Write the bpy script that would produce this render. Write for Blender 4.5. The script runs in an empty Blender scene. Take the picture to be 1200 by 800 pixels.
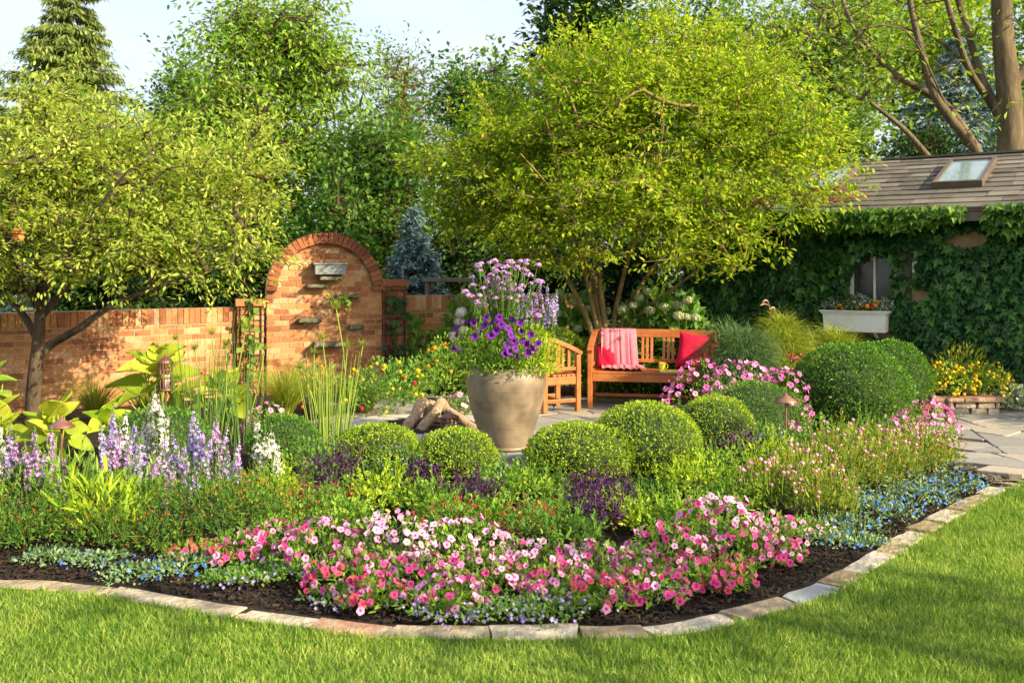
import bpy, math
import numpy as np
from mathutils import Vector, Matrix

R = math.radians
sc = bpy.context.scene
COL = sc.collection

# ------------------------------------------------------------------ camera, sky, sun, exposure
FPX, CXP, HYP, CH = 1167.0, 600.0, 316.0, 1.70       # focal length, centre and horizon in photo pixels; eye height in metres
cam_d = bpy.data.cameras.new('camera')
cam = bpy.data.objects.new('camera', cam_d)
COL.objects.link(cam)
cam.location = (0, 0, CH)
cam.rotation_euler = (R(90), 0, 0)
cam_d.sensor_width = 36.0
cam_d.lens = 35.0
cam_d.shift_y = -84.0 / 1200.0
cam_d.clip_start = 0.05
cam_d.clip_end = 800
sc.camera = cam
cam_d.dof.use_dof = True; cam_d.dof.focus_distance = 8.0; cam_d.dof.aperture_fstop = 4.0

SUN_AZ, SUN_EL = 56.0, 28.0                            # degrees from "behind the camera" towards the right
sdir = Vector((math.sin(R(SUN_AZ)) * math.cos(R(SUN_EL)), -math.cos(R(SUN_AZ)) * math.cos(R(SUN_EL)), math.sin(R(SUN_EL))))
world = bpy.data.worlds.new('World')
sc.world = world
world.use_nodes = True
wn = world.node_tree.nodes
wl = world.node_tree.links
wn.clear()
w_out = wn.new('ShaderNodeOutputWorld')
w_bg = wn.new('ShaderNodeBackground')
w_sky = wn.new('ShaderNodeTexSky')
w_sky.sky_type = 'NISHITA'
w_sky.sun_disc = False
w_sky.sun_elevation = R(SUN_EL)
w_sky.sun_rotation = math.atan2(sdir.x, sdir.y)
w_sky.air_density = 1.0
w_sky.dust_density = 4.0
w_sky.ozone_density = 1.0
w_bg.inputs['Strength'].default_value = 0.145
w_tc = wn.new('ShaderNodeTexCoord'); w_map = wn.new('ShaderNodeMapping'); w_map.inputs['Scale'].default_value = (1.0, 1.0, 3.2)
w_nz = wn.new('ShaderNodeTexNoise'); w_nz.inputs['Scale'].default_value = 2.6; w_nz.inputs['Detail'].default_value = 6; w_nz.inputs['Roughness'].default_value = .55
w_rp = wn.new('ShaderNodeMapRange'); w_rp.inputs[1].default_value = .35; w_rp.inputs[2].default_value = .68; w_rp.inputs[3].default_value = .35; w_rp.inputs[4].default_value = .95
w_mx = wn.new('ShaderNodeMix'); w_mx.data_type = 'RGBA'; w_mx.inputs[7].default_value = (3.35, 3.55, 3.85, 1)      # thin bright cloud veil over the blue
wl.new(w_tc.outputs['Generated'], w_map.inputs[0]); wl.new(w_map.outputs[0], w_nz.inputs['Vector']); wl.new(w_nz.outputs['Fac'], w_rp.inputs[0])
wl.new(w_rp.outputs[0], w_mx.inputs[0]); wl.new(w_sky.outputs[0], w_mx.inputs[6]); wl.new(w_mx.outputs[2], w_bg.inputs[0])
wl.new(w_bg.outputs[0], w_out.inputs[0])

sun_d = bpy.data.lights.new('sun', 'SUN')
sun_d.energy = 5.0
sun_d.angle = R(0.5)
sun_d.color = (1.0, 0.83, 0.53)
sun = bpy.data.objects.new('sun', sun_d)
COL.objects.link(sun)
sun.rotation_euler = sdir.to_track_quat('Z', 'Y').to_euler()
sun.location = (20, -8, 14)

sc.view_settings.view_transform = 'Standard'
sc.view_settings.look = 'None'
sc.view_settings.gamma = 1.0
sc.view_settings.use_curve_mapping = False
sc.view_settings.exposure = 1.15
sc.cycles.max_bounces = 6
sc.cycles.diffuse_bounces = 3
sc.cycles.transmission_bounces = 4
sc.cycles.transparent_max_bounces = 4
sc.cycles.caustics_reflective = False
sc.cycles.caustics_refractive = False

# ------------------------------------------------------------------ helpers
rng = np.random.default_rng(11)

def W(px, py, Y):
    return np.array([(px - CXP) * Y / FPX, Y, CH - (py - HYP) * Y / FPX])

def G(px, py, z=0.0):
    Y = (CH - z) * FPX / (py - HYP)
    return np.array([(px - CXP) * Y / FPX, Y, z])

def XatY(px, Y):
    return (px - CXP) * Y / FPX

def ZatY(py, Y):
    return CH - (py - HYP) * Y / FPX

def nrm(v):
    v = np.asarray(v, float)
    return v / np.maximum(np.linalg.norm(v, axis=-1, keepdims=True), 1e-9)

class MB:
    """collects geometry and links it as ONE mesh object"""
    def __init__(s):
        s.v, s.l, s.c, s.m, s.s, s.n = [], [], [], [], [], 0
    def add(s, verts, loops, counts, mat=0, smooth=False):
        verts = np.asarray(verts, float).reshape(-1, 3)
        counts = np.asarray(counts, np.int32)
        s.v.append(verts)
        s.l.append(np.asarray(loops, np.int32) + s.n)
        s.c.append(counts)
        s.m.append(np.broadcast_to(np.asarray(mat, np.int32), counts.shape).copy())
        s.s.append(np.full(counts.shape, smooth, bool))
        s.n += len(verts)
        return s
    def poly(s, verts, faces, mat=0, smooth=False):
        return s.add(verts, [i for f in faces for i in f], [len(f) for f in faces], mat, smooth)
    def mesh(s, name, mats, org=(0, 0, 0)):
        v = np.concatenate(s.v) - np.asarray(org, float)
        l = np.concatenate(s.l); c = np.concatenate(s.c); m = np.concatenate(s.m); sm = np.concatenate(s.s)
        me = bpy.data.meshes.new(name)
        me.vertices.add(len(v)); me.vertices.foreach_set('co', v.astype(np.float32).ravel())
        me.loops.add(len(l)); me.loops.foreach_set('vertex_index', l)
        st = np.zeros(len(c), np.int32); st[1:] = np.cumsum(c)[:-1]
        me.polygons.add(len(c)); me.polygons.foreach_set('loop_start', st)
        me.polygons.foreach_set('material_index', m)
        me.polygons.foreach_set('use_smooth', sm)
        for mt in (mats if isinstance(mats, (list, tuple)) else [mats]):
            me.materials.append(mt)
        me.update(calc_edges=True)
        return me
    # -- link what was collected
    def build(s, name, mats, parent=None, org=None, bevel=0.0):
        if org is None:
            org = parent.location if parent is not None else (0, 0, 0)
            if parent is not None and parent.parent is not None:
                org = parent.parent.location
        o = bpy.data.objects.new(name, s.mesh(name, mats, org))
        COL.objects.link(o)
        if parent is not None:
            o.parent = parent
        else:
            o.location = org
        if bevel:
            b = o.modifiers.new('bevel', 'BEVEL'); b.width = bevel; b.segments = 2; b.limit_method = 'ANGLE'
        return o

def tag(o, label=None, cat=None, group=None, kind=None):
    if label: o['label'] = label
    if cat: o['category'] = cat
    if group: o['group'] = group
    if kind: o['kind'] = kind
    return o

def thing(name, label, cat, loc=(0, 0, 0), group=None, rz=0.0):
    o = bpy.data.objects.new(name, None)
    o.empty_display_size = 0.1
    COL.objects.link(o)
    o.location = [float(q) for q in loc]
    o.rotation_euler = (0, 0, rz)
    return tag(o, label, cat, group)

def put(name, me, parent, loc=(0, 0, 0), rot=None, scale=1.0, label=None):
    """an object with shared mesh data under parent (coordinates local to parent)"""
    o = bpy.data.objects.new(name, me)
    COL.objects.link(o)
    o.parent = parent
    o.location = [float(q) for q in loc]
    if rot is not None:
        o.rotation_mode = 'QUATERNION'; o.rotation_quaternion = rot
    o.scale = (scale, scale, scale)
    if label: o['label'] = label
    return o

def copy_tree(o, parent=None):
    c = o.copy(); COL.objects.link(c); c.parent = parent
    for ch in list(o.children):
        copy_tree(ch, c)
    return c

# ---- templates: local x = width, y = length, z = face normal; unit size
def T(verts, faces):
    return np.array(verts, float), np.array([i for f in faces for i in f], np.int32), np.array([len(f) for f in faces], np.int32)

T_RHOMB = T([(0, 0, 0), (.5, .45, .10), (0, 1, -.05), (-.5, .45, .10)], [(0, 1, 2), (0, 2, 3)])
T_LEAF = T([(0, 0, 0), (.42, .30, .09), (.40, .62, .05), (0, 1, -.16), (-.40, .62, .05), (-.42, .30, .09), (0, .45, -.02)],
           [(0, 1, 6), (1, 2, 6), (2, 3, 6), (3, 4, 6), (4, 5, 6), (5, 0, 6)])
T_BIG = T([(0, 0, 0), (.30, .12, .06), (.5, .38, .13), (.40, .70, .08), (0, 1, -.22), (-.40, .70, .08), (-.5, .38, .13), (-.30, .12, .06), (0, .25, .03), (0, .6, .0)],
          [(0, 1, 8), (1, 2, 8), (2, 9, 8), (2, 3, 9), (3, 4, 9), (4, 5, 9), (5, 6, 9), (6, 8, 9), (6, 7, 8), (7, 0, 8)])
T_IVY = T([(0, 0, 0), (.30, -.12, 0), (.26, .18, .05), (.52, .40, -.03), (.22, .52, .05), (0, 1, -.08), (-.22, .52, .05), (-.52, .40, -.03), (-.26, .18, .05), (-.30, -.12, 0)],
          [(0, 1, 2), (0, 2, 4), (2, 3, 4), (0, 4, 5), (0, 5, 6), (0, 6, 8), (6, 7, 8), (0, 8, 9)])
T_BLADE = T([(-.5, 0, 0), (.5, 0, 0), (.38, .55, -.06), (-.38, .55, -.06), (0, 1, -.28)], [(0, 1, 2, 3), (3, 2, 4)])
T_LONG = T([(-.25, 0, 0), (.25, 0, 0), (.5, .35, .10), (-.5, .35, .10), (.38, .7, .02), (-.38, .7, .02), (0, 1, -.22)],
           [(0, 1, 2, 3), (3, 2, 4, 5), (5, 4, 6)])
def _star(n, r1, r2, dz):
    vs = [(0, 0, -dz)]
    for i in range(2 * n):
        a = math.pi * i / n; r = r1 if i % 2 == 0 else r2
        vs.append((r * math.cos(a), r * math.sin(a), 0 if i % 2 == 0 else -dz * .4))
    return T(vs, [(0, 1 + i, 1 + (i + 1) % (2 * n)) for i in range(2 * n)])
T_STAR5 = _star(5, .5, .24, .12)
T_STAR4 = _star(4, .5, .26, .06)
def _ball():
    vs = [(0, 0, .5)]; fs = []
    for j, (z, r) in enumerate([(.3, .40), (0, .5), (-.3, .38)]):
        for i in range(6):
            a = math.pi * (i + .5 * j) / 3; vs.append((r * math.cos(a), r * math.sin(a), z))
    vs.append((0, 0, -.48))
    for i in range(6):
        n = (i + 1) % 6
        fs += [(0, 1 + i, 1 + n), (1 + i, 7 + i, 1 + n), (1 + n, 7 + i, 7 + n), (7 + i, 13 + i, 7 + n), (7 + n, 13 + i, 13 + n), (13 + i, 19, 13 + n)]
    return T(vs, fs)
T_BALL = _ball()
T_CHIP = T([(-.5, -.5, -.5), (.5, -.42, -.5), (.42, .5, -.5), (-.4, .45, -.5), (-.4, -.4, .5), (.42, -.5, .4), (.4, .4, .5), (-.45, .5, .35)],
           [(0, 3, 2, 1), (4, 5, 6, 7), (0, 1, 5, 4), (1, 2, 6, 5), (2, 3, 7, 6), (3, 0, 4, 7)])
T_BOX = T([(-.5, -.5, -.5), (.5, -.5, -.5), (.5, .5, -.5), (-.5, .5, -.5), (-.5, -.5, .5), (.5, -.5, .5), (.5, .5, .5), (-.5, .5, .5)],
          [(0, 3, 2, 1), (4, 5, 6, 7), (0, 1, 5, 4), (1, 2, 6, 5), (2, 3, 7, 6), (3, 0, 4, 7)])

def frames(d, n):
    y = nrm(d)
    z = n - (n * y).sum(-1, keepdims=True) * y
    z = nrm(z + 1e-6)
    x = np.cross(y, z)
    return np.stack([x, y, z], -1)          # columns

def inst(mb, tmpl, loc, d, n, sx, sy, sz=None, mat=0, smooth=False):
    V, L, C = tmpl
    loc = np.atleast_2d(loc); N = len(loc)
    if N == 0: return
    Fm = frames(np.broadcast_to(d, (N, 3)).astype(float), np.broadcast_to(n, (N, 3)).astype(float))
    sx = np.broadcast_to(sx, (N,)); sy = np.broadcast_to(sy, (N,)); sz = sx if sz is None else np.broadcast_to(sz, (N,))
    S = np.stack([sx, sy, sz], -1)
    v = np.einsum('nij,nkj->nki', Fm, V[None] * S[:, None, :]) + loc[:, None, :]
    k = len(V)
    loops = (L[None, :] + k * np.arange(N)[:, None]).ravel()
    m = mat if np.isscalar(mat) else np.repeat(np.asarray(mat), len(C))
    mb.add(v.reshape(-1, 3), loops, np.tile(C, N), m, smooth)

def rdir(N, r=None):
    r = r or rng
    return nrm(r.normal(size=(N, 3)))

def tube(mb, pts, rad, sides=7, mat=0, cap=True, smooth=True):
    pts = np.asarray(pts, float); n = len(pts)
    rad = np.broadcast_to(np.asarray(rad, float), (n,))
    tan = np.zeros_like(pts); tan[1:-1] = pts[2:] - pts[:-2]; tan[0] = pts[1] - pts[0]; tan[-1] = pts[-1] - pts[-2]
    tan = nrm(tan)
    ref = np.array([0, 0, 1.0]) if abs(tan[0, 2]) < .9 else np.array([1.0, 0, 0])
    a = nrm(np.cross(tan[0], ref)); rings = []
    ang = 2 * math.pi * np.arange(sides) / sides
    for i in range(n):
        a = nrm(a - np.dot(a, tan[i]) * tan[i]); b = np.cross(tan[i], a)
        rings.append(pts[i] + rad[i] * (np.cos(ang)[:, None] * a + np.sin(ang)[:, None] * b))
    v = np.concatenate(rings); fs = []
    for i in range(n - 1):
        for j in range(sides):
            k = (j + 1) % sides
            fs.append((i * sides + j, i * sides + k, (i + 1) * sides + k, (i + 1) * sides + j))
    mb.poly(v, fs, mat, smooth)
    if cap:
        mb.poly(rings[0], [tuple(range(sides - 1, -1, -1))], mat, False)
        mb.poly(rings[-1], [tuple(range(sides))], mat, False)

def segs(mb, a, b, ra, rb, sides=4, mat=0):
    """many tapered segments at once"""
    a = np.asarray(a, float); b = np.asarray(b, float); N = len(a)
    if N == 0: return
    t = nrm(b - a)
    ref = np.where(np.abs(t[:, 2:3]) < .9, np.array([[0, 0, 1.0]]), np.array([[1.0, 0, 0]]))
    u = nrm(np.cross(t, ref)); w = np.cross(t, u)
    ang = 2 * math.pi * np.arange(sides) / sides
    ring = np.cos(ang)[None, :, None] * u[:, None] + np.sin(ang)[None, :, None] * w[:, None]
    ra = np.broadcast_to(ra, (N,)); rb = np.broadcast_to(rb, (N,))
    v = np.concatenate([a[:, None] + ring * ra[:, None, None], b[:, None] + ring * rb[:, None, None]], 1)
    L = []
    for j in range(sides):
        k = (j + 1) % sides
        L += [j, k, sides + k, sides + j]
    L = np.array(L)
    loops = (L[None] + 2 * sides * np.arange(N)[:, None]).ravel()
    mb.add(v.reshape(-1, 3), loops, np.full(N * sides, 4), mat, True)

def box(mb, c, s, rz=0.0, mat=0):
    V = T_BOX[0] * np.asarray(s, float)
    cs, sn = math.cos(rz), math.sin(rz)
    V = np.stack([V[:, 0] * cs - V[:, 1] * sn, V[:, 0] * sn + V[:, 1] * cs, V[:, 2]], -1) + np.asarray(c, float)
    mb.add(V, T_BOX[1], T_BOX[2], mat)

def bar(mb, p, q, w, h, up=(0, 0, 1), mat=0):
    """square bar from p to q, w across, h along up"""
    p = np.asarray(p, float); q = np.asarray(q, float)
    inst(mb, T_BOX, [(p + q) / 2], [q - p], [up], w, np.linalg.norm(q - p), h, mat)

def lathe(mb, c, prof, sides=32, mat=0, smooth=True):
    """prof: list of (r, z)"""
    c = np.asarray(c, float); ang = 2 * math.pi * np.arange(sides) / sides
    v = []; fs = []
    for r, z in prof:
        v.append(np.stack([c[0] + r * np.cos(ang), c[1] + r * np.sin(ang), np.full(sides, c[2] + z)], -1))
    for i in range(len(prof) - 1):
        for j in range(sides):
            k = (j + 1) % sides
            fs.append((i * sides + j, i * sides + k, (i + 1) * sides + k, (i + 1) * sides + j))
    mb.poly(np.concatenate(v), fs, mat, smooth)

def spline(pts, n=8):
    """Catmull-Rom through pts"""
    pts = np.asarray(pts, float)
    P = np.vstack([2 * pts[0] - pts[1], pts, 2 * pts[-1] - pts[-2]])
    out = []
    for i in range(1, len(P) - 2):
        for t in np.linspace(0, 1, n, endpoint=False):
            a, b, c, d = P[i - 1], P[i], P[i + 1], P[i + 2]
            out.append(.5 * ((2 * b) + (-a + c) * t + (2 * a - 5 * b + 4 * c - d) * t * t + (-a + 3 * b - 3 * c + d) * t ** 3))
    out.append(pts[-1])
    return np.array(out)

def in_poly(px, py, poly):
    poly = np.asarray(poly); inside = np.zeros(len(px), bool); j = len(poly) - 1
    for i in range(len(poly)):
        xi, yi = poly[i][0], poly[i][1]; xj, yj = poly[j][0], poly[j][1]
        cond = ((yi > py) != (yj > py)) & (px < (xj - xi) * (py - yi) / (yj - yi + 1e-12) + xi)
        inside ^= cond; j = i
    return inside

def vnoise(p, f, seed=0):
    """cheap smooth pseudo-noise of points (N,3) in about -1..1"""
    p = np.asarray(p) * f
    r = np.random.default_rng(seed); out = 0
    for k in range(4):
        d = r.normal(size=3) * (1 + .5 * k); out = out + np.sin(p @ d + r.uniform(0, 6.28)) / 2
    return out / 1.4

# ------------------------------------------------------------------ materials
def new_mat(name):
    m = bpy.data.materials.new(name); m.use_nodes = True
    nt = m.node_tree; nt.nodes.clear()
    return m, nt.nodes, nt.links

def ramp(N, cols, pos=None):
    r = N.new('ShaderNodeValToRGB'); e = r.color_ramp.elements
    pos = pos or [i / max(1, len(cols) - 1) for i in range(len(cols))]
    e[0].position = pos[0]; e[0].color = (*cols[0], 1)
    if len(cols) > 1:
        e[1].position = pos[-1]; e[1].color = (*cols[-1], 1)
    else:
        e.remove(e[1])
    for p, c in list(zip(pos, cols))[1:-1]:
        x = e.new(p); x.color = (*c, 1)
    return r

def leaf_mat(name, cols, trans=.40, rough=.5, tint=(1.25, 1.15, .7), spec=.25, patch=.35, pscale=1.2):
    """leaf: one random tone per leaf, drifting in patches, part of the light passes through"""
    m, N, L = new_mat(name)
    out = N.new('ShaderNodeOutputMaterial'); p = N.new('ShaderNodeBsdfPrincipled'); t = N.new('ShaderNodeBsdfTranslucent'); mx = N.new('ShaderNodeMixShader')
    g = N.new('ShaderNodeNewGeometry'); tc = N.new('ShaderNodeTexCoord'); nz = N.new('ShaderNodeTexNoise')
    nz.inputs['Scale'].default_value = pscale; nz.inputs['Detail'].default_value = 2
    L.new(tc.outputs['Object'], nz.inputs['Vector'])
    ad = N.new('ShaderNodeMath'); ad.operation = 'MULTIPLY_ADD'; ad.inputs[1].default_value = patch * 2; ad.inputs[2].default_value = -patch
    L.new(nz.outputs['Fac'], ad.inputs[0])
    sm = N.new('ShaderNodeMath'); sm.operation = 'ADD'; sm.use_clamp = True
    L.new(g.outputs['Random Per Island'], sm.inputs[0]); L.new(ad.outputs[0], sm.inputs[1])
    r = ramp(N, cols); L.new(sm.outputs[0], r.inputs['Fac'])
    L.new(r.outputs['Color'], p.inputs['Base Color'])
    p.inputs['Roughness'].default_value = rough; p.inputs['Specular IOR Level'].default_value = spec
    mul = N.new('ShaderNodeMix'); mul.data_type = 'RGBA'; mul.blend_type = 'MULTIPLY'; mul.inputs[0].default_value = 1
    L.new(r.outputs['Color'], mul.inputs[6]); mul.inputs[7].default_value = (*tint, 1)
    L.new(mul.outputs[2], t.inputs['Color'])
    mx.inputs['Fac'].default_value = trans
    L.new(p.outputs[0], mx.inputs[1]); L.new(t.outputs[0], mx.inputs[2]); L.new(mx.outputs[0], out.inputs[0])
    return m

def solid(name, cols, rough=.6, scale=8.0, bump=.0, bscale=40., spec=.35, stretch=(1, 1, 1), metal=0., per_island=0., pos=None, coat=0., stain=0., sscale=1.6):
    """opaque material: noise drifting between colours, optional bump, optional tone per piece"""
    m, N, L = new_mat(name)
    out = N.new('ShaderNodeOutputMaterial'); p = N.new('ShaderNodeBsdfPrincipled'); tc = N.new('ShaderNodeTexCoord'); mp = N.new('ShaderNodeMapping')
    mp.inputs['Scale'].default_value = stretch
    L.new(tc.outputs['Object'], mp.inputs['Vector'])
    nz = N.new('ShaderNodeTexNoise'); nz.inputs['Scale'].default_value = scale; nz.inputs['Detail'].default_value = 6; nz.inputs['Roughness'].default_value = .62
    L.new(mp.outputs[0], nz.inputs['Vector'])
    src = nz.outputs['Fac']
    if per_island:
        g = N.new('ShaderNodeNewGeometry'); mi = N.new('ShaderNodeMix'); mi.inputs[0].default_value = per_island
        L.new(nz.outputs['Fac'], mi.inputs[2]); L.new(g.outputs['Random Per Island'], mi.inputs[3]); src = mi.outputs[0]
    r = ramp(N, cols, pos or ([.3 + .4 * i / max(1, len(cols) - 1) for i in range(len(cols))] if not per_island else None))
    L.new(src, r.inputs['Fac']); L.new(r.outputs['Color'], p.inputs['Base Color'])
    if stain:                                          # weathering: blotches of grime and pale lime
        n3 = N.new('ShaderNodeTexNoise'); n3.inputs['Scale'].default_value = sscale; n3.inputs['Detail'].default_value = 7; n3.inputs['Roughness'].default_value = .7
        r3 = ramp(N, [(.36, .33, .32), (1, 1, 1), (1, 1, 1), (1.0, 1.06, 1.25)], [.34, .48, .58, .68]); m3 = N.new('ShaderNodeMix'); m3.data_type = 'RGBA'; m3.blend_type = 'MULTIPLY'; m3.inputs[0].default_value = stain
        L.new(tc.outputs['Object'], n3.inputs['Vector']); L.new(n3.outputs['Fac'], r3.inputs['Fac']); L.new(r.outputs['Color'], m3.inputs[6]); L.new(r3.outputs['Color'], m3.inputs[7]); L.new(m3.outputs[2], p.inputs['Base Color'])
    p.inputs['Roughness'].default_value = rough; p.inputs['Specular IOR Level'].default_value = spec; p.inputs['Metallic'].default_value = metal
    p.inputs['Coat Weight'].default_value = coat
    if bump:
        n2 = N.new('ShaderNodeTexNoise'); n2.inputs['Scale'].default_value = bscale; n2.inputs['Detail'].default_value = 5
        L.new(mp.outputs[0], n2.inputs['Vector'])
        b = N.new('ShaderNodeBump'); b.inputs['Strength'].default_value = bump; b.inputs['Distance'].default_value = .02
        L.new(n2.outputs['Fac'], b.inputs['Height']); L.new(b.outputs[0], p.inputs['Normal'])
    L.new(p.outputs[0], out.inputs[0])
    return m

def petal(name, cols, trans=.3):
    return leaf_mat(name, cols, trans=trans, rough=.55, tint=(1.1, .9, 1.0), spec=.15, patch=.2, pscale=5)

M = {}
# leaves
M['amber_leaf'] = leaf_mat('amber_leaf', [(.10, .22, .015), (.28, .40, .025), (.58, .62, .05)], trans=.54, tint=(1.1, 1.2, .6))
M['crab_leaf'] = leaf_mat('crab_leaf', [(.16, .30, .035), (.38, .50, .07), (.66, .70, .17)], trans=.52)
M['pear_leaf'] = leaf_mat('pear_leaf', [(.09, .22, .025), (.22, .38, .04), (.40, .54, .07)], trans=.45)
M['green_leaf'] = leaf_mat('green_leaf', [(.06, .16, .03), (.12, .26, .045), (.24, .40, .08)], trans=.4)
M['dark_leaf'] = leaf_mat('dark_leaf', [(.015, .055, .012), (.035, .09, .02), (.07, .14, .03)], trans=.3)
M['lime_leaf'] = leaf_mat('lime_leaf', [(.16, .30, .016), (.34, .50, .025), (.56, .66, .06)], trans=.45)
M['gold_leaf'] = leaf_mat('gold_leaf', [(.20, .31, .025), (.38, .46, .035), (.54, .56, .08)], trans=.42, rough=.6)
M['spruce_needle'] = leaf_mat('spruce_needle', [(.07, .13, .03), (.16, .23, .05), (.32, .36, .09)], trans=.25)
M['blue_needle'] = leaf_mat('blue_needle', [(.07, .15, .17), (.17, .28, .29), (.34, .45, .45)], trans=.15, tint=(.9, 1, 1))
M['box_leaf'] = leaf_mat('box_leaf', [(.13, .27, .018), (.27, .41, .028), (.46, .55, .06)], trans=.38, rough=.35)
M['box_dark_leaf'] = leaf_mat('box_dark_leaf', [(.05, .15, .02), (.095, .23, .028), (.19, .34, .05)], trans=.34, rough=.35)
M['ivy_leaf'] = leaf_mat('ivy_leaf', [(.010, .048, .014), (.03, .105, .026), (.10, .22, .045)], trans=.22, rough=.32, patch=.6, pscale=2.0)
M['bed_leaf'] = leaf_mat('bed_leaf', [(.08, .20, .025), (.18, .34, .04), (.36, .50, .07)], trans=.42)
M['mid_leaf'] = leaf_mat('mid_leaf', [(.06, .17, .025), (.13, .28, .04), (.26, .41, .07)], trans=.4)
M['salvia_leaf'] = leaf_mat('salvia_leaf', [(.06, .17, .018), (.18, .36, .028), (.42, .56, .06)], trans=.42)
M['olive_leaf'] = leaf_mat('olive_leaf', [(.07, .15, .02), (.19, .29, .03), (.40, .44, .07)], trans=.42)
M['cuphea_leaf'] = leaf_mat('cuphea_leaf', [(.03, .10, .014), (.085, .20, .025), (.20, .33, .045)], trans=.4)
M['tree_leaf'] = leaf_mat('tree_leaf', [(.035, .11, .02), (.085, .20, .03), (.18, .32, .05)], trans=.4)
M['silver_leaf'] = leaf_mat('silver_leaf', [(.13, .21, .12), (.26, .34, .21), (.42, .48, .34)], trans=.25)
M['daze_leaf'] = leaf_mat('daze_leaf', [(.08, .17, .07), (.17, .29, .13), (.32, .43, .24)], trans=.3)
M['plum_leaf'] = leaf_mat('plum_leaf', [(.03, .012, .035), (.07, .025, .07), (.13, .06, .12)], trans=.25, tint=(1.2, .8, 1))
M['grass_leaf'] = leaf_mat('grass_leaf', [(.11, .23, .035), (.22, .36, .06), (.42, .52, .12)], trans=.4)
M['grass_gold_leaf'] = leaf_mat('grass_gold_leaf', [(.16, .26, .02), (.30, .38, .04), (.46, .48, .09)], trans=.35)
M['lawn_blade'] = leaf_mat('lawn_blade', [(.05, .14, .014), (.165, .32, .03), (.46, .54, .12)], trans=.35, patch=.45, pscale=2.2)
# bark and stems
M['bark'] = solid('bark', [(.03, .022, .014), (.075, .052, .032), (.14, .10, .062)], .9, 9, .7, 30, stretch=(1, 1, .35))
M['bark_gold'] = solid('bark_gold', [(.09, .065, .025), (.20, .145, .05), (.30, .22, .09)], .85, 9, .6, 30, stretch=(1, 1, .4))
M['bark_grey'] = solid('bark_grey', [(.045, .034, .02), (.11, .082, .045), (.19, .145, .08)], .9, 5, .8, 18, stretch=(1, 1, .3))
M['stem'] = solid('stem', [(.06, .13, .02), (.13, .22, .04)], .6, 10)
M['twig'] = solid('twig', [(.04, .03, .015), (.08, .06, .03)], .8, 10)
# ground
M['soil'] = solid('soil', [(.009, .006, .004), (.02, .013, .009), (.04, .026, .017)], .95, 30, 1.0, 90)
M['mulch'] = solid('mulch', [(.009, .006, .004), (.022, .014, .009), (.06, .038, .024)], .9, 20, .4, 60, per_island=.7)
M['lawn_ground'] = solid('lawn_ground', [(.05, .085, .012), (.10, .15, .02), (.17, .20, .04)], .95, 14, .8, 120)
M['ground'] = solid('ground', [(.03, .055, .012), (.06, .09, .02), (.08, .10, .03)], .95, 2, .6, 20)
M['flag'] = solid('flag', [(.15, .155, .16), (.26, .25, .23), (.40, .34, .26)], .75, 3, .35, 22, per_island=.55)
M['joint'] = solid('joint', [(.12, .10, .07), (.20, .17, .12)], .95, 30, .6, 90)
M['kerb'] = solid('kerb', [(.24, .19, .13), (.38, .32, .23), (.50, .44, .34)], .85, 7, .8, 35)
M['kerb_stone'] = solid('kerb_stone', [(.20, .15, .088), (.37, .295, .195), (.52, .44, .315)], .88, 9, .9, 30)
N_ = M['kerb_stone'].node_tree.nodes; L_ = M['kerb_stone'].node_tree.links
oi = N_.new('ShaderNodeObjectInfo'); hs = N_.new('ShaderNodeHueSaturation'); mr = N_.new('ShaderNodeMapRange'); mr.inputs[3].default_value = .62; mr.inputs[4].default_value = 1.2
m2 = N_.new('ShaderNodeMapRange'); m2.inputs[3].default_value = 1.25; m2.inputs[4].default_value = .55
pb = [n for n in N_ if n.type == 'BSDF_PRINCIPLED'][0]; cr_ = [n for n in N_ if n.type == 'VALTORGB'][0]
L_.new(oi.outputs['Random'], mr.inputs[0]); L_.new(oi.outputs['Random'], m2.inputs[0]); L_.new(mr.outputs[0], hs.inputs['Value']); L_.new(m2.outputs[0], hs.inputs['Saturation']); L_.new(cr_.outputs[0], hs.inputs['Color']); L_.new(hs.outputs[0], pb.inputs['Base Color'])
M['kerb_red'] = solid('kerb_red', [(.22, .12, .08), (.34, .20, .13), (.46, .36, .27)], .85, 9, .6, 45)
M['coping'] = solid('coping', [(.28, .28, .27), (.40, .39, .36), (.50, .47, .42)], .8, 4, .4, 30)
M['bluestone'] = solid('bluestone', [(.16, .18, .20), (.24, .26, .28), (.33, .34, .34)], .75, 4, .3, 30)
# masonry, roof, metal, wood
M['brick'] = solid('brick', [(.22, .075, .036), (.40, .155, .065), (.53, .25, .105), (.62, .40, .24)], .9, 14, .7, 60, per_island=.75, stain=.8)
M['brick_dark'] = solid('brick_dark', [(.15, .05, .032), (.27, .09, .045), (.42, .16, .07)], .9, 14, .7, 60, per_island=.75, stain=.8)
M['mortar'] = solid('mortar', [(.36, .29, .20), (.48, .39, .28)], .95, 30, .5, 120)
M['shingle'] = solid('shingle', [(.062, .056, .048), (.125, .112, .094), (.21, .19, .155)], .9, 10, .6, 60, per_island=.7, stain=.6)
M['stucco'] = solid('stucco', [(.34, .20, .11), (.46, .30, .18), (.52, .37, .25)], .95, 7, .5, 60)
M['fascia'] = solid('fascia', [(.13, .10, .08), (.2, .16, .13)], .8, 8, .2)
M['white_paint'] = solid('white_paint', [(.68, .66, .60), (.78, .77, .73), (.82, .81, .78)], .55, 5, .1, 30)
M['brown_paint'] = solid('brown_paint', [(.075, .055, .042), (.13, .10, .08)], .5, 8)
M['teak'] = solid('teak', [(.26, .072, .020), (.40, .125, .034), (.50, .185, .055)], .45, 6, .15, 50, stretch=(.35, 1, 1), spec=.4)
M['log'] = solid('log', [(.16, .11, .07), (.30, .21, .13), (.42, .31, .21)], .9, 14, .8, 40, stretch=(1, 1, .3))
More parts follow.
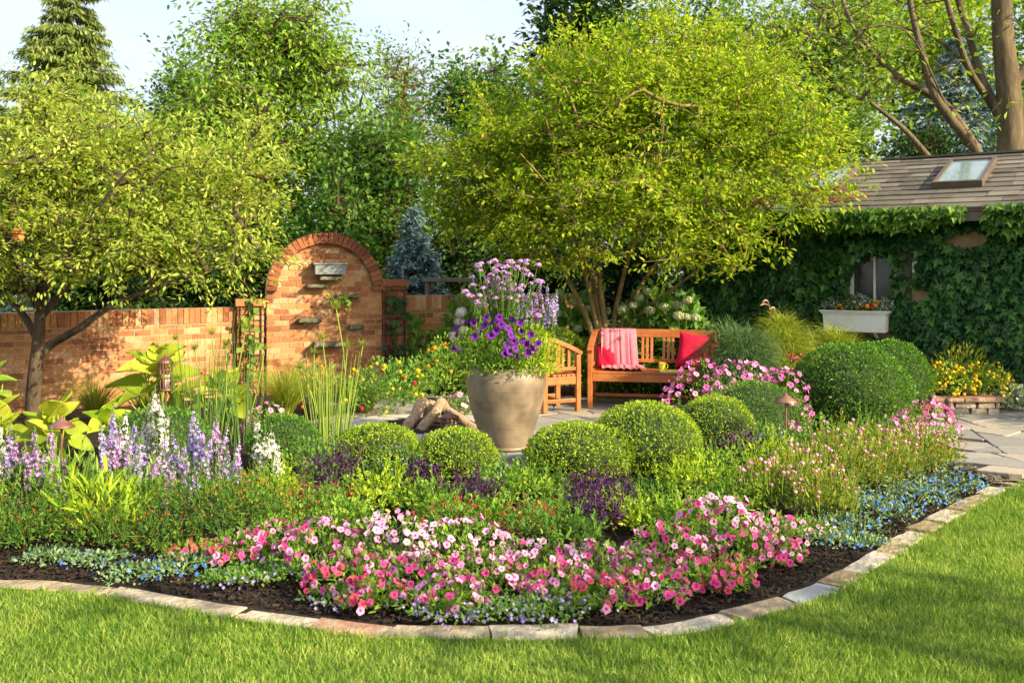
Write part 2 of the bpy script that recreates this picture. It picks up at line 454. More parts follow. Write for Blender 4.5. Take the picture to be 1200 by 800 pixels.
M['log_end'] = solid('log_end', [(.42, .26, .12), (.55, .36, .18)], .8, 20)
M['bronze'] = solid('bronze', [(.14, .055, .045), (.22, .095, .075), (.30, .15, .11)], .45, 9, .1, 40, metal=.35, spec=.5)
M['dark_metal'] = solid('dark_metal', [(.02, .018, .016), (.05, .04, .035)], .5, 9, metal=.4)
M['zinc'] = solid('zinc', [(.15, .17, .175), (.27, .30, .31)], .5, 6, .15, 30, metal=.3)
M['ledge'] = solid('ledge', [(.05, .055, .03), (.11, .11, .07), (.22, .21, .16)], .8, 9, .6, 40)
M['red_fabric'] = solid('red_fabric', [(.42, .008, .035), (.55, .015, .06)], .85, 20, .25, 220, spec=.15)
M['pink_fabric'] = solid('pink_fabric', [(.55, .17, .23), (.66, .24, .30)], .9, 20, .3, 240, spec=.1)
M['yellow_glaze'] = solid('yellow_glaze', [(.75, .50, .02), (.85, .62, .05)], .25, 8, spec=.5)
M['paper'] = solid('paper', [(.72, .70, .55), (.80, .78, .66)], .6, 10)
M['book'] = solid('book', [(.66, .62, .10), (.78, .72, .2)], .5, 10)
M['terracotta'] = solid('terracotta', [(.55, .17, .05), (.66, .25, .08)], .7, 10)
M['blue_paint'] = solid('blue_paint', [(.10, .17, .30), (.16, .25, .40)], .7, 3)
M['grey_wood'] = solid('grey_wood', [(.10, .085, .07), (.20, .17, .14)], .8, 8, .3, 40)
# petals
M['pink_petal'] = petal('pink_petal', [(.54, .13, .34), (.64, .21, .44), (.72, .34, .55)], .2)
M['hot_petal'] = petal('hot_petal', [(.40, .012, .12), (.50, .028, .18), (.58, .07, .26)], .2)
M['coral_petal'] = petal('coral_petal', [(.45, .018, .06), (.55, .035, .085), (.62, .08, .14)], .2)
M['magenta_petal'] = petal('magenta_petal', [(.34, .012, .18), (.46, .04, .29), (.58, .14, .42)], .2)
M['pale_petal'] = petal('pale_petal', [(.64, .26, .45), (.70, .38, .54), (.76, .52, .66)], .2)
M['red_petal'] = petal('red_petal', [(.50, .01, .05), (.65, .03, .07)])
M['violet_petal'] = petal('violet_petal', [(.035, .004, .11), (.075, .010, .19), (.17, .025, .32)])
M['lilac_petal'] = petal('lilac_petal', [(.34, .26, .62), (.45, .36, .74), (.58, .50, .82)])
M['mauve_petal'] = petal('mauve_petal', [(.44, .20, .52), (.55, .32, .64), (.68, .48, .74)])
M['lavender_petal'] = petal('lavender_petal', [(.40, .28, .66), (.52, .38, .76), (.66, .54, .84)])
M['white_petal'] = petal('white_petal', [(.62, .63, .58), (.74, .74, .70)])
M['cream_petal'] = petal('cream_petal', [(.26, .36, .12), (.40, .48, .24), (.56, .58, .42)])
M['blue_petal'] = petal('blue_petal', [(.035, .13, .62), (.08, .24, .76), (.18, .38, .85)])
M['yellow_petal'] = petal('yellow_petal', [(.80, .50, .01), (.88, .62, .02), (.90, .72, .06)])
M['orange_petal'] = petal('orange_petal', [(.80, .20, .01), (.86, .34, .03), (.88, .48, .06)])
M['ember_petal'] = petal('ember_petal', [(.55, .045, .01), (.68, .09, .012), (.78, .17, .02)])
M['dusk_petal'] = petal('dusk_petal', [(.62, .22, .40), (.74, .36, .50), (.82, .50, .58)])
M['throat'] = petal('throat', [(.45, .02, .12), (.60, .05, .2)])
M['throat_dark'] = petal('throat_dark', [(.03, .003, .06), (.08, .01, .12)])
M['throat_pale'] = petal('throat_pale', [(.80, .62, .25), (.85, .72, .4)])

# ------------------------------------------------------------------ the setting: ground, lawn, bed, kerb stones, patio
def sheet(name, poly, step, z, mat, amp=0.0, f=1.0, seed=0):
    poly = np.asarray(poly)
    x = np.arange(poly[:, 0].min(), poly[:, 0].max() + step, step); y = np.arange(poly[:, 1].min(), poly[:, 1].max() + step, step)
    gx, gy = np.meshgrid(x, y); p = np.stack([gx.ravel(), gy.ravel(), np.zeros(gx.size)], -1)
    p[:, 2] = z + amp * vnoise(p, f, seed) + amp * .6 * vnoise(p, f * 3.7, seed + 1)
    nx, ny = len(x), len(y)
    cx = (gx[:-1, :-1] + step / 2).ravel(); cy = (gy[:-1, :-1] + step / 2).ravel()
    ok = in_poly(cx, cy, poly)
    i = (np.arange(ny - 1)[:, None] * nx + np.arange(nx - 1)[None]).ravel()[ok]
    loops = np.stack([i, i + 1, i + nx + 1, i + nx], -1).ravel()
    used, inv = np.unique(loops, return_inverse=True)
    mb = MB().add(p[used], inv, np.full(len(i), 4), 0, True)
    return tag(mb.build(name, mat), kind='structure')

mb = MB().poly([(-160, -60, -.02), (160, -60, -.02), (160, 260, -.02), (-160, 260, -.02)], [(0, 1, 2, 3)])
tag(mb.build('ground', M['ground']), kind='structure')

KZ = .008
kpx = [(-420, 668), (-150, 676), (0, 683), (45, 686), (140, 693), (215, 706), (290, 718), (340, 724), (400, 732), (460, 738), (558, 740), (660, 740), (735, 740), (800, 733),
       (858, 721), (912, 706), (960, 690), (1010, 664), (1045, 643), (1080, 620), (1115, 600), (1155, 578), (1190, 565), (1240, 550), (1330, 532)]
kerb = spline([G(a, b, KZ) for a, b in kpx], 10)[:, :2]
klen = np.concatenate([[0], np.cumsum(np.linalg.norm(np.diff(kerb, axis=0), axis=1))])
def kerb_at(s):
    return np.array([np.interp(s, klen, kerb[:, 0]), np.interp(s, klen, kerb[:, 1])])
def kerb_frame(s):
    p = kerb_at(s); t = kerb_at(s + .03) - kerb_at(s - .03); t = t / np.linalg.norm(t)
    return p, t, np.array([-t[1], t[0]])          # n points into the bed

bed_poly = [tuple(p) for p in kerb] + [(8.5, 9.5), (8.5, 14.5), (-10, 14.5), (-10, kerb[0][1])]
bed = sheet('mulch_bed', bed_poly, .07, -.006, M['soil'], .010, 2.2, 3)
lawn_poly = [tuple(p) for p in kerb] + [(kerb[-1][0] + 6, kerb[-1][1] + .5), (16, -6), (-14, -6), (-14, kerb[0][1])]
lawn = sheet('lawn', lawn_poly, .12, .0, M['lawn_ground'], .006, 1.5, 5)

# the stones of the edging, each one a thing
kr = np.random.default_rng(5)
s_ = .3
stone_i = 0
kstones = []
while s_ < klen[-1] - .5:
    ln = kr.uniform(.26, .50)
    kstones.append((s_, s_ + ln - kr.uniform(.008, .02))); s_ += ln
s_red = klen[np.argmin(np.linalg.norm(kerb - G(398, 732, KZ)[:2], axis=1))]
s_blue = klen[np.argmin(np.linalg.norm(kerb - G(955, 690, KZ)[:2], axis=1))]
for a, b in kstones:
    n = 5; hw0 = kr.uniform(.066, .086); top = KZ + kr.uniform(-.008, .012); tilt = kr.uniform(-.008, .008)
    v = []; fs = []
    tw = kr.uniform(-.02, .02)
    for i in range(n):
        f = i / (n - 1); s = a + (b - a) * f
        p, t, nn = kerb_frame(s)
        sk = (tw * (1 if i == 0 else -.5 if i == n - 1 else 0)) * t
        wi, wo = hw0 + kr.normal() * .006, hw0 + kr.normal() * .006
        z = top + tilt * (f - .5) * 2 + kr.normal() * .0015
        for (w, zz) in ((-wo, -.06), (-wo, z - .012), (-wo + .012, z), (wi - .012, z), (wi, z - .012), (wi, -.06)):
            q = p + nn * w + sk * np.sign(w); v.append((q[0], q[1], zz))
    for i in range(n - 1):
        for j in range(5):
            fs.append((i * 6 + j, (i + 1) * 6 + j, (i + 1) * 6 + j + 1, i * 6 + j + 1))
    fs += [(0, 1, 2, 3, 4, 5), tuple((n - 1) * 6 + k for k in (5, 4, 3, 2, 1, 0))]
    c, _, _ = kerb_frame((a + b) / 2)
    mb = MB().poly(v, fs)
    sm = (a + b) / 2
    red = abs(sm - s_red) < .19; blue = abs(sm - s_blue) < .19
    o = mb.build('edging_stone', M['kerb_red'] if red else M['bluestone'] if blue else M['kerb_stone'], org=(c[0], c[1], 0))
    if red: lab = 'reddish brown flaked edging stone left of the middle of the mulch edge'
    elif blue: lab = 'grey blue edging stone where the curve turns up beside the sunlit lawn'
    else: lab = 'flat tan stone in the curved edging between dark mulch and lawn'
    tag(o, lab, 'edging stone', 'stones edging the flower bed')

# patio of irregular flagstones
patio_poly = [G(*q)[:2] for q in ((375, 507), (470, 530), (560, 549), (655, 549), (760, 527), (905, 484), (1040, 486), (1090, 512), (1120, 545), (1168, 572), (1215, 556), (1330, 536), (1500, 520))]
patio_poly = [tuple(p) for p in patio_poly] + [(9.5, 13.1), (3.0, 13.1), (-.6, 13.3), (-2.4, 12.4)]
sheet('patio', patio_poly, .1, .016, M['joint'], .003, 3, 9)
pr = np.random.default_rng(21)
def split_poly(p, depth):
    p = np.asarray(p); 
    area = .5 * abs(np.dot(p[:, 0], np.roll(p[:, 1], -1)) - np.dot(p[:, 1], np.roll(p[:, 0], -1)))
    if area < pr.uniform(.16, .42) or depth > 14: return [p]
    c = p.mean(0); d = p - c; w, vv = np.linalg.eigh(d.T @ d); ax = vv[:, 1]
    th = pr.normal() * .38; nn = np.array([ax[0] * math.cos(th) - ax[1] * math.sin(th), ax[0] * math.sin(th) + ax[1] * math.cos(th)])
    c = c + ax * pr.normal() * .12 * math.sqrt(area)
    sd = (p - c) @ nn; A, B = [], []
    for i in range(len(p)):
        j = (i + 1) % len(p)
        (A if sd[i] >= 0 else B).append(p[i])
        if sd[i] * sd[j] < 0:
            q = p[i] + (p[j] - p[i]) * sd[i] / (sd[i] - sd[j]); A.append(q); B.append(q)
    out = []
    for q in (A, B):
        if len(q) >= 3: out += split_poly(np.array(q), depth + 1)
    return out
mb = MB()
bx0, bx1, by0, by1 = -3, 9.4, 7.4, 13.1
tiles = []
for cell in split_poly([(bx0, by0), (bx1, by0), (bx1, by1), (bx0, by1)], 0):
    c = cell.mean(0)
    ok = in_poly(np.append(cell[:, 0], c[0]), np.append(cell[:, 1], c[1]), patio_poly)
    if not ok[-1] or ok[:-1].sum() < len(cell) * .5: continue
    tiles.append(cell)
for cell in tiles:
    c = cell.mean(0)
    pts = []
    for i in range(len(cell)):                       # wobbly outline, corners cut a little
        a, b = cell[i], cell[(i + 1) % len(cell)]
        L_ = np.linalg.norm(b - a)
        for t in (.06, .35, .65, .94):
            pts.append(a + (b - a) * t + pr.normal(size=2) * .006 * min(1, L_ * 3))
    pts = np.array(pts); pts = c + (pts - c) * (1 - .012 / math.sqrt(max(.02, np.mean(np.sum((pts - c) ** 2, 1)))))
    z = .045 + pr.uniform(-.004, .004); n = len(pts)
    ins = c + (pts - c) * .985
    v = [(*q, .005) for q in pts] + [(*q, z - .006) for q in pts] + [(*q, z) for q in ins]
    fs = [(i, (i + 1) % n, n + (i + 1) % n, n + i) for i in range(n)] + [(n + i, n + (i + 1) % n, 2 * n + (i + 1) % n, 2 * n + i) for i in range(n)] + [tuple(range(2 * n, 3 * n))]
    mb.poly(v, fs)
tag(mb.build('patio_paving', M['flag']), kind='structure')
PZ = .045

# grass blades and mulch chips: nobody could count them
gr = np.random.default_rng(31)
def scatter(poly, x0, x1, y0, y1, n):
    p = np.stack([gr.uniform(x0, x1, n), gr.uniform(y0, y1, n)], -1)
    return p[in_poly(p[:, 0], p[:, 1], poly)]
def visible_grass(n):
    p = scatter(lawn_poly, -4.6, 6.2, 3.3, 9.0, n)
    return p[np.abs(p[:, 0]) < p[:, 1] * .62 + .3]
gp = visible_grass(760000)
gp = gp[gr.uniform(size=len(gp)) < np.clip(1.25 - (gp[:, 1] - 3.6) * .14, .45, 1)]
kd = np.full(len(gp), 9.0)
for i in range(0, len(kerb), 3):
    kd = np.minimum(kd, np.hypot(gp[:, 0] - kerb[i, 0], gp[:, 1] - kerb[i, 1]))
gp = gp[kd > .066 + gr.uniform(0, .025, len(gp))]
N = len(gp); mb = MB()
p3 = np.column_stack([gp, np.full(N, -.004)])
tuft = vnoise(p3, 3.0, 7) * .5 + vnoise(p3, 9.0, 8) * .5
d = nrm(np.column_stack([gr.normal(size=(N, 2)) * .55 + .25 * np.column_stack([vnoise(p3, 5, 1), vnoise(p3, 5, 2)]), np.ones(N) * 1.25]))
inst(mb, T_BLADE, p3, d, np.column_stack([gr.normal(size=(N, 2)), np.zeros(N)]), gr.uniform(.0024, .0044, N), gr.uniform(.026, .056, N) * (1 + .28 * tuft), gr.uniform(.0, .05, N))
tag(mb.build('grass', M['lawn_blade']), kind='stuff')

mp_ = scatter(bed_poly, -5.5, 6, 4.6, 9.5, 90000)
kd = np.full(len(mp_), 9.0)
for i in range(0, len(kerb), 3):
    kd = np.minimum(kd, np.hypot(mp_[:, 0] - kerb[i, 0], mp_[:, 1] - kerb[i, 1]))
mp_ = mp_[(kd > .11) & (gr.uniform(size=len(mp_)) < np.clip(1.25 - kd * .9, .06, 1))]
N = len(mp_); mb = MB()
inst(mb, T_CHIP, np.column_stack([mp_, .0 + gr.uniform(0, .026, N)]), np.column_stack([gr.normal(size=(N, 2)), gr.normal(size=N) * .35]), rdir(N, gr) + [0, 0, 1.2],
     gr.uniform(.005, .016, N), gr.uniform(.015, .05, N), gr.uniform(.003, .008, N))
tag(mb.build('mulch', M['mulch']), kind='stuff')

# ------------------------------------------------------------------ masonry helpers
br = np.random.default_rng(41)
def bricks(mb, o, u, nv, u0, u1, z0, z1, mask=None, course=.076, blen=.215, depth=.09, mat=0, out=0.0):
    """running bond of single bricks on the plane through o spanned by u and z; nv points out of the wall"""
    o, u, nv = (np.asarray(q, float) for q in (o, u, nv))
    C, S = [], []
    row = 0; z = z0
    while z < z1 - .02:
        h = min(course, z1 - z) - .010
        x = u0 - (blen / 2 if row % 2 else 0) - br.uniform(0, .02)
        while x < u1 - .01:
            a, b = max(x, u0), min(x + blen, u1)
            if b - a > .03 and (mask is None or mask((a + b) / 2, z + h / 2)):
                C.append(o + u * (a + b) / 2 + np.array([0, 0, z + h / 2]) + nv * (out - depth / 2 + br.uniform(-.004, .005)))
                S.append((b - a - .010, depth, h))
            x += blen
        z += course; row += 1
    C = np.array(C); S = np.array(S)
    inst(mb, T_BOX, C, np.broadcast_to(nv, C.shape), np.array([0, 0, 1.0]), S[:, 0], S[:, 1], S[:, 2], mat)

def brick_wall(name, label, p0, p1, h, zlow=-.05, group=None):
    p0 = np.array([*p0, 0.]); p1 = np.array([*p1, 0.]); L_ = np.linalg.norm(p1 - p0); u = (p1 - p0) / L_; nv = np.array([u[1], -u[0], 0])
    c = (p0 + p1) / 2; t = thing(name, label, 'wall', (c[0], c[1], 0), group)
    mb = MB(); bricks(mb, p0, u, nv, 0, L_, zlow, h - .21); mb.build('brick_courses', M['brick'], t)
    mb = MB()                                                     # soldier course along the top
    bricks(mb, p0, u, nv, 0, L_, h - .205, h, course=.21, blen=.078, depth=.10, out=.006); mb.build('coping', M['brick'], t)
    mb = MB(); bar(mb, p0 + nv * -.125 + [0, 0, (h + zlow) / 2 - .006], p1 + nv * -.125 + [0, 0, (h + zlow) / 2 - .006], .24, h - zlow - .012); mb.build('mortar_core', M['mortar'], t)
    return t, u, nv

AC = np.array([XatY(381, 13.8), 13.8, 0.])                        # middle of the arch
ATH = R(17); au = np.array([math.cos(ATH), math.sin(ATH), 0]); an = np.array([au[1], -au[0], 0])
AL = AC - au * .83; AR = AC + au * .80
pierL0 = AL - au * .34
pierR1 = AR + au * .34
wl0 = W(-260, 0, 10.3)[:2]; wl1 = (pierL0 + an * -.08)[:2]
brick_wall('garden_wall', 'long low brick wall behind the left tree and gold hostas', wl0, wl1, 1.20)
wr0 = (pierR1 - an * .12)[:2]; wr1 = W(700, 0, 15.1)[:2]
brick_wall('garden_wall', 'short brick wall with climbing vine right of the arched fountain', wr0, wr1, 1.34)

# arched brick fountain with stone spouts
ft = thing('brick_fountain', 'arched brick fountain wall with stone spout ledges and brick piers', 'fountain', (AC[0], AC[1], 0))
RO, RI, ZC = .80, .655, 1.41
mb = MB(); bricks(mb, AC, au, an, -RO + .01, RO - .01, -.05, ZC + RI + .05, mask=lambda a, z: (z < ZC and abs(a) < RO) or a * a + (z - ZC) ** 2 < (RI + .01) ** 2, blen=.20)
mb.build('brick_panel', M['brick'], ft)
mb = MB(); nb = 33
for i in range(nb):
    th = math.pi * (i + .5) / nb; rr = np.array([0, 0, 0]) + au * math.cos(th) + np.array([0, 0, math.sin(th)])
    c = AC + np.array([0, 0, ZC]) + rr * (RI + RO) / 2 + an * .005
    inst(mb, T_BOX, [c], [an], [rr], math.pi * (RI + RO) / 2 / nb - .009, .15, RO - RI + br.uniform(-.006, .006))
mb.build('arch_ring', M['brick_dark'], ft)
mb = MB(); ns = 28                                                # masonry core: an arched slab behind the bricks
prof = [(-RO + .008, -.06)] + [(-(RO - .008) * math.cos(math.pi * i / ns), ZC + (RO - .008) * math.sin(math.pi * i / ns)) for i in range(ns + 1)] + [(RO - .008, -.06)]
f_ = [AC + au * a + np.array([0, 0, z]) - an * .0065 for a, z in prof]; b_ = [q - an * .30 for q in f_]; n = len(f_)
mb.poly(f_ + b_, [tuple(range(n)), tuple(range(2 * n - 1, n - 1, -1))] + [(i, n + i, n + (i + 1) % n, (i + 1) % n) for i in range(n)])
mb.build('mortar_core', M['mortar'], ft)
for sx, base, wd, hh, mt in ((-1, AL - au * .17, .34, 1.30, 'brick'), (1, AR + au * .17, .34, 1.56, 'brick_dark')):
    mb = MB(); bricks(mb, base, au, an, -wd / 2, wd / 2, -.05, hh - .09, out=.04); 
    bricks(mb, base + au * (-wd / 2), -an, -au, -.04, .30, -.05, hh - .09, out=.003); bricks(mb, base + au * (wd / 2), -an, au, -.04, .30, -.05, hh - .09, out=.003)
    box(mb, base + np.array([0, 0, hh - .045]) - an * .12, (wd + .05, .40, .09), ATH)
    box(mb, base + np.array([0, 0, hh / 2 - .07]) - an * .13, (wd - .03, .28, hh - .06), ATH)
    mb.build('brick_pier', M[mt], ft)
def onarch(px, py, out=0.):
    Y = 13.8
    for _ in range(4):
        x = XatY(px, Y); a = (x - AC[0]) / au[0]; Y = AC[1] + au[1] * a + an[1] * out
    return AC + au * a + np.array([0, 0, ZatY(py, Y)]) + an * out
for px, py, wd, th, dp in ((384, 326, .34, .05, .20), (369, 335, .34, .05, .16), (405, 347, .36, .045, .15), (361, 375, .36, .06, .16), (416, 383, .24, .06, .14), (383, 403, .50, .07, .20)):
    mb = MB(); c = onarch(px, py, dp / 2)
    v = T_CHIP[0] * np.array([1, 1, 1.0]); 
    inst(mb, T_CHIP, [c], [an], [[0, 0, 1]], wd, dp, th)
    mb.build('stone_ledge', M['ledge'], ft, bevel=.008)
mb = MB(); c = onarch(384, 316, .10); box(mb, c, (.42, .22, .13), ATH); box(mb, c + np.array([0, 0, .08]), (.46, .25, .03), ATH); mb.build('spillway_box', M['zinc'], ft, bevel=.005)

# thin black trellis frames on the piers
for base, label, wd, h0, h1 in ((AL - au * .17 + an * .055, 'thin black iron trellis on the pier left of the arch', .27, .1, 1.42), (AR + au * .17 + an * .055, 'thin black iron trellis on the dark pier right of the arch', .27, .1, 1.42)):
    t = thing('trellis', label, 'trellis', (base[0], base[1], 0))
    mb = MB()
    for s in (-wd / 2, wd / 2): bar(mb, base + au * s + [0, 0, h0 - .12], base + au * s + [0, 0, h1], .016, .016, an)
    bar(mb, base - au * wd / 2 + [0, 0, h1], base + au * wd / 2 + [0, 0, h1], .014, .014)
    for z in np.arange(h0 + .2, h1 - .1, .24): bar(mb, base - au * wd / 2 + [0, 0, z], base + au * wd / 2 + [0, 0, z], .006, .006)
    mb.build('frame', M['dark_metal'], t)

# ------------------------------------------------------------------ cottage
PIV = np.array([XatY(1024, 13.2), 13.25, 0.]); CROT = R(-34)      # the cottage front is turned a little to the left
def turn(t):
    """swing a thing built against an unturned front round with the cottage"""
    d = np.array(t.location) - PIV; c, s = math.cos(CROT), math.sin(CROT)
    t.location = [float(PIV[0] + d[0] * c - d[1] * s), float(PIV[1] + d[0] * s + d[1] * c), float(d[2])]
    t.rotation_euler = (0, 0, CROT)
    return t
def unturn(p):
    d = np.asarray(p) - PIV; c, s = math.cos(-CROT), math.sin(-CROT)
    return np.array([PIV[0] + d[0] * c - d[1] * s, PIV[1] + d[0] * s + d[1] * c, p[2]])
def turned(p):
    d = np.asarray(p) - PIV; c, s = math.cos(CROT), math.sin(CROT)
    return np.array([PIV[0] + d[0] * c - d[1] * s, PIV[1] + d[0] * s + d[1] * c, p[2]])
CX0, CX1, CY, EZ, RY, RZ_ = 2.2, 10.5, 13.25, 2.42, 15.7, 3.36
ct = thing('cottage', 'low garden cottage with shingle roof and ivy covered wall', 'cottage', ((CX0 + CX1) / 2, CY + 2, 0))
wx0, wx1, wz0, wz1 = XatY(996, CY), XatY(1052, CY), 1.16, 2.06
mb = MB()
for a, b, c_, d_ in ((CX0, wx0, -.05, EZ + .05), (wx1, CX1, -.05, EZ + .05), (wx0, wx1, -.05, wz0), (wx0, wx1, wz1, EZ + .05)):
    box(mb, ((a + b) / 2, CY + .1, (c_ + d_) / 2), (b - a, .2, d_ - c_))
box(mb, (CX0 + .1, CY + 2.55, EZ / 2), (.2, 4.68, EZ + .1)); box(mb, (CX1 - .1, CY + 2.55, EZ / 2), (.2, 4.68, EZ + .1)); box(mb, ((CX0 + CX1) / 2, CY + 4.9 + .1, EZ / 2), (CX1 - CX0, .2, EZ + .1))
for xx in (CX0 + .1, CX1 - .1):
    mb.poly([(xx, CY, EZ), (xx, RY, RZ_ - .06), (xx, 2 * RY - CY, EZ)], [(0, 1, 2)])
mb.build('wall', M['stucco'], ct)
slope = (RZ_ - EZ) / (RY - (CY - .32)); ang = math.atan(slope); ey = CY - .32
rd = np.array([0, math.cos(ang), math.sin(ang)]); rn = np.array([0, -math.sin(ang), math.cos(ang)]); RL = (RY - ey) / math.cos(ang)
rf = MB()
o0 = np.array([0, ey, EZ]); lx0, lx1 = CX0 - .25, CX1 + .25
nrow = 12; ex = RL / nrow
for k in range(nrow):
    x = lx0 - br.uniform(0, .3)
    C, S = [], []
    while x < lx1:
        w = br.uniform(.22, .44); a, b = max(x, lx0), min(x + w, lx1)
        if b - a > .04:
            C.append(o0 + rd * (ex * k + ex * .62) + rn * (.035 + br.uniform(0, .006)) + np.array([(a + b) / 2, 0, 0])); S.append((b - a - .006, ex * 1.32, .024 + br.uniform(0, .010)))
        x += w
    C = np.array(C); S = np.array(S)
    tl = nrm(rd - rn * .055)
    inst(rf, T_BOX, C, tl, nrm(rn + rd * .055), S[:, 0], S[:, 1], S[:, 2])
roof_o = rf.build('roof', M['shingle'], ct)
mb = MB()
bd = np.array([0, math.cos(ang), -math.sin(ang)])
mb.poly([(lx0, ey, EZ), (lx1, ey, EZ), (lx1, RY, RZ_), (lx0, RY, RZ_), (lx0, 2 * RY - ey, EZ), (lx1, 2 * RY - ey, EZ),
         (lx0, ey, EZ - .05), (lx1, ey, EZ - .05), (lx1, RY, RZ_ - .05), (lx0, RY, RZ_ - .05), (lx0, 2 * RY - ey, EZ - .05), (lx1, 2 * RY - ey, EZ - .05)],
        [(0, 1, 2, 3), (3, 2, 5, 4), (7, 6, 9, 8), (8, 9, 10, 11), (0, 6, 7, 1), (4, 5, 11, 10), (0, 3, 9, 6), (3, 4, 10, 9), (1, 7, 8, 2), (2, 8, 11, 5)])
deck = mb.build('roof_deck', M['shingle'], ct)
mb = MB(); box(mb, ((lx0 + lx1) / 2, ey - .014, EZ - .055), (lx1 - lx0, .024, .13)); mb.build('fascia', M['fascia'], ct)
mb = MB(); bar(mb, (lx0, RY, RZ_ + .055), (lx1, RY, RZ_ + .055), .22, .03); mb.build('ridge_cap', M['shingle'], ct)
glass, N_, L_2 = new_mat('window_glass')
gp_ = N_.new('ShaderNodeBsdfPrincipled'); go = N_.new('ShaderNodeOutputMaterial'); gp_.inputs['Base Color'].default_value = (.05, .055, .06, 1); gp_.inputs['Roughness'].default_value = .06; gp_.inputs['Specular IOR Level'].default_value = .8
L_2.new(gp_.outputs[0], go.inputs[0])
skyglass, N_, L_2 = new_mat('skylight_glass')
gp_ = N_.new('ShaderNodeBsdfPrincipled'); go = N_.new('ShaderNodeOutputMaterial'); gp_.inputs['Base Color'].default_value = (.20, .28, .30, 1); gp_.inputs['Roughness'].default_value = .12; gp_.inputs['Specular IOR Level'].default_value = .9; gp_.inputs['Coat Weight'].default_value = .6
L_2.new(gp_.outputs[0], go.inputs[0])
def skylight(x0, x1, s0, s1):
    fr = MB(); h = .15
    def P(x, s, q): return o0 + np.array([x, 0, 0]) + rd * s + rn * q
    t_ = .055
    bar(fr, P(x0, s0, h / 2), P(x1, s0, h / 2), t_, h, rn); bar(fr, P(x0, s1, h / 2), P(x1, s1, h / 2), t_, h, rn)
    bar(fr, P(x0 + t_ / 2, s0 + t_ / 2, h / 2), P(x0 + t_ / 2, s1 - t_ / 2, h / 2), t_, h - .004, rn); bar(fr, P(x1 - t_ / 2, s0 + t_ / 2, h / 2), P(x1 - t_ / 2, s1 - t_ / 2, h / 2), t_, h - .004, rn)
    f = fr.build('skylight', M['brown_paint'], ct, bevel=.004)
    f['label'] = 'raised roof skylight with brown frame and pale glass'
    g = MB(); bar(g, P((x0 + x1) / 2, s0 + .03, h - .03), P((x0 + x1) / 2, s1 - .03, h - .03), x1 - x0 - .09, .012, rn)
    g.build('pane', skyglass, f)
def on_roof(px, py):                                   # (x, distance up the slope) of the roof point seen there
    a = unturn(np.array([0., 0., CH])); b = unturn(W(px, py, 10.)); dd = b - a; pp = o0 + rn * .15
    h = a + dd * (np.dot(pp - a, rn) / np.dot(dd, rn)); return h[0], np.dot(h - o0, rd)
(xa, sa), (xb, _), (xc, sc_l) = on_roof(1092, 213), on_roof(1149, 214), on_roof(1110, 187)
skylight(xa, xb, sa, min(sc_l, RL - .12))
(xd, _), (xe, _) = on_roof(925, 216), on_roof(982, 216)
skylight(xd, xe, sa, min(sc_l, RL - .12))
# window with casements
wf = MB(); fw = .045; wy = CY + .06
for a, b in (((wx0, wz0), (wx0, wz1)), ((wx1, wz0), (wx1, wz1)), (((wx0 + wx1) / 2, wz0 + .04), ((wx0 + wx1) / 2, wz1 - .04))):
    sx = .0225 if a[0] == wx0 else -.0225 if a[0] == wx1 else 0
    bar(wf, (a[0] + sx, wy, a[1]), (b[0] + sx, wy, b[1]), fw if sx else .03, .05, (0, 1, 0))
for z in (wz0 + .0225, wz1 - .0225): bar(wf, (wx0 + .045, wy, z), (wx1 - .045, wy, z), fw, .05, (0, 1, 0))
wfo = wf.build('window', M['white_paint'], ct, bevel=.003)
mb = MB(); box(mb, ((wx0 + wx1) / 2, wy + .012, (wz0 + wz1) / 2), (wx1 - wx0 - .05, .01, wz1 - wz0 - .05)); mb.build('pane', glass, wfo)
mb = MB(); box(mb, (wx1 + .10, CY - .02, 1.62), (.12, .035, .86)); mb.build('shutter', M['brown_paint'], ct, bevel=.004)
mb = MB(); box(mb, (wx1 + .22, CY - .05, 1.70), (.07, .09, .24)); mb.build('trim_block', M['white_paint'], ct, bevel=.01)  # plain white block on the wall beside the shutter

# window box
bxc = np.array([XatY(1017, 12.95), CY - .15, 0]); bw = .88
wb = thing('window_box', 'white painted window box under the cottage window', 'window box', (bxc[0], bxc[1], .92))
mb = MB()
tz, bz = ZatY(364, 13.1), ZatY(389, 13.1)
def frust(mb, c, w0, d0, z0, w1, d1, z1):
    v = [(c[0] + sx * w / 2, c[1] + sy * d / 2, z) for (w, d, z) in ((w0, d0, z0), (w1, d1, z1)) for sx, sy in ((-1, -1), (1, -1), (1, 1), (-1, 1))]
    mb.poly(v, [(3, 2, 1, 0), (4, 5, 6, 7), (0, 1, 5, 4), (1, 2, 6, 5), (2, 3, 7, 6), (3, 0, 4, 7)])
frust(mb, bxc, bw - .10, .26, bz, bw - .07, .28, tz - .055)
mb.build('trough', M['white_paint'], wb, bevel=.004)
mb = MB(); frust(mb, bxc, bw - .06, .29, tz - .055, bw, .31, tz - .02); frust(mb, bxc, bw + .02, .33, tz - .018, bw + .02, .33, tz); mb.build('rim_moulding', M['white_paint'], wb, bevel=.003)
mb = MB()
for s in (-.25, .25): bar(mb, bxc + [s, .14, bz - .12], bxc + [s, -.06, bz - .004], .03, .03)
mb.build('bracket', M['white_paint'], wb)
turn(ct); turn(wb)

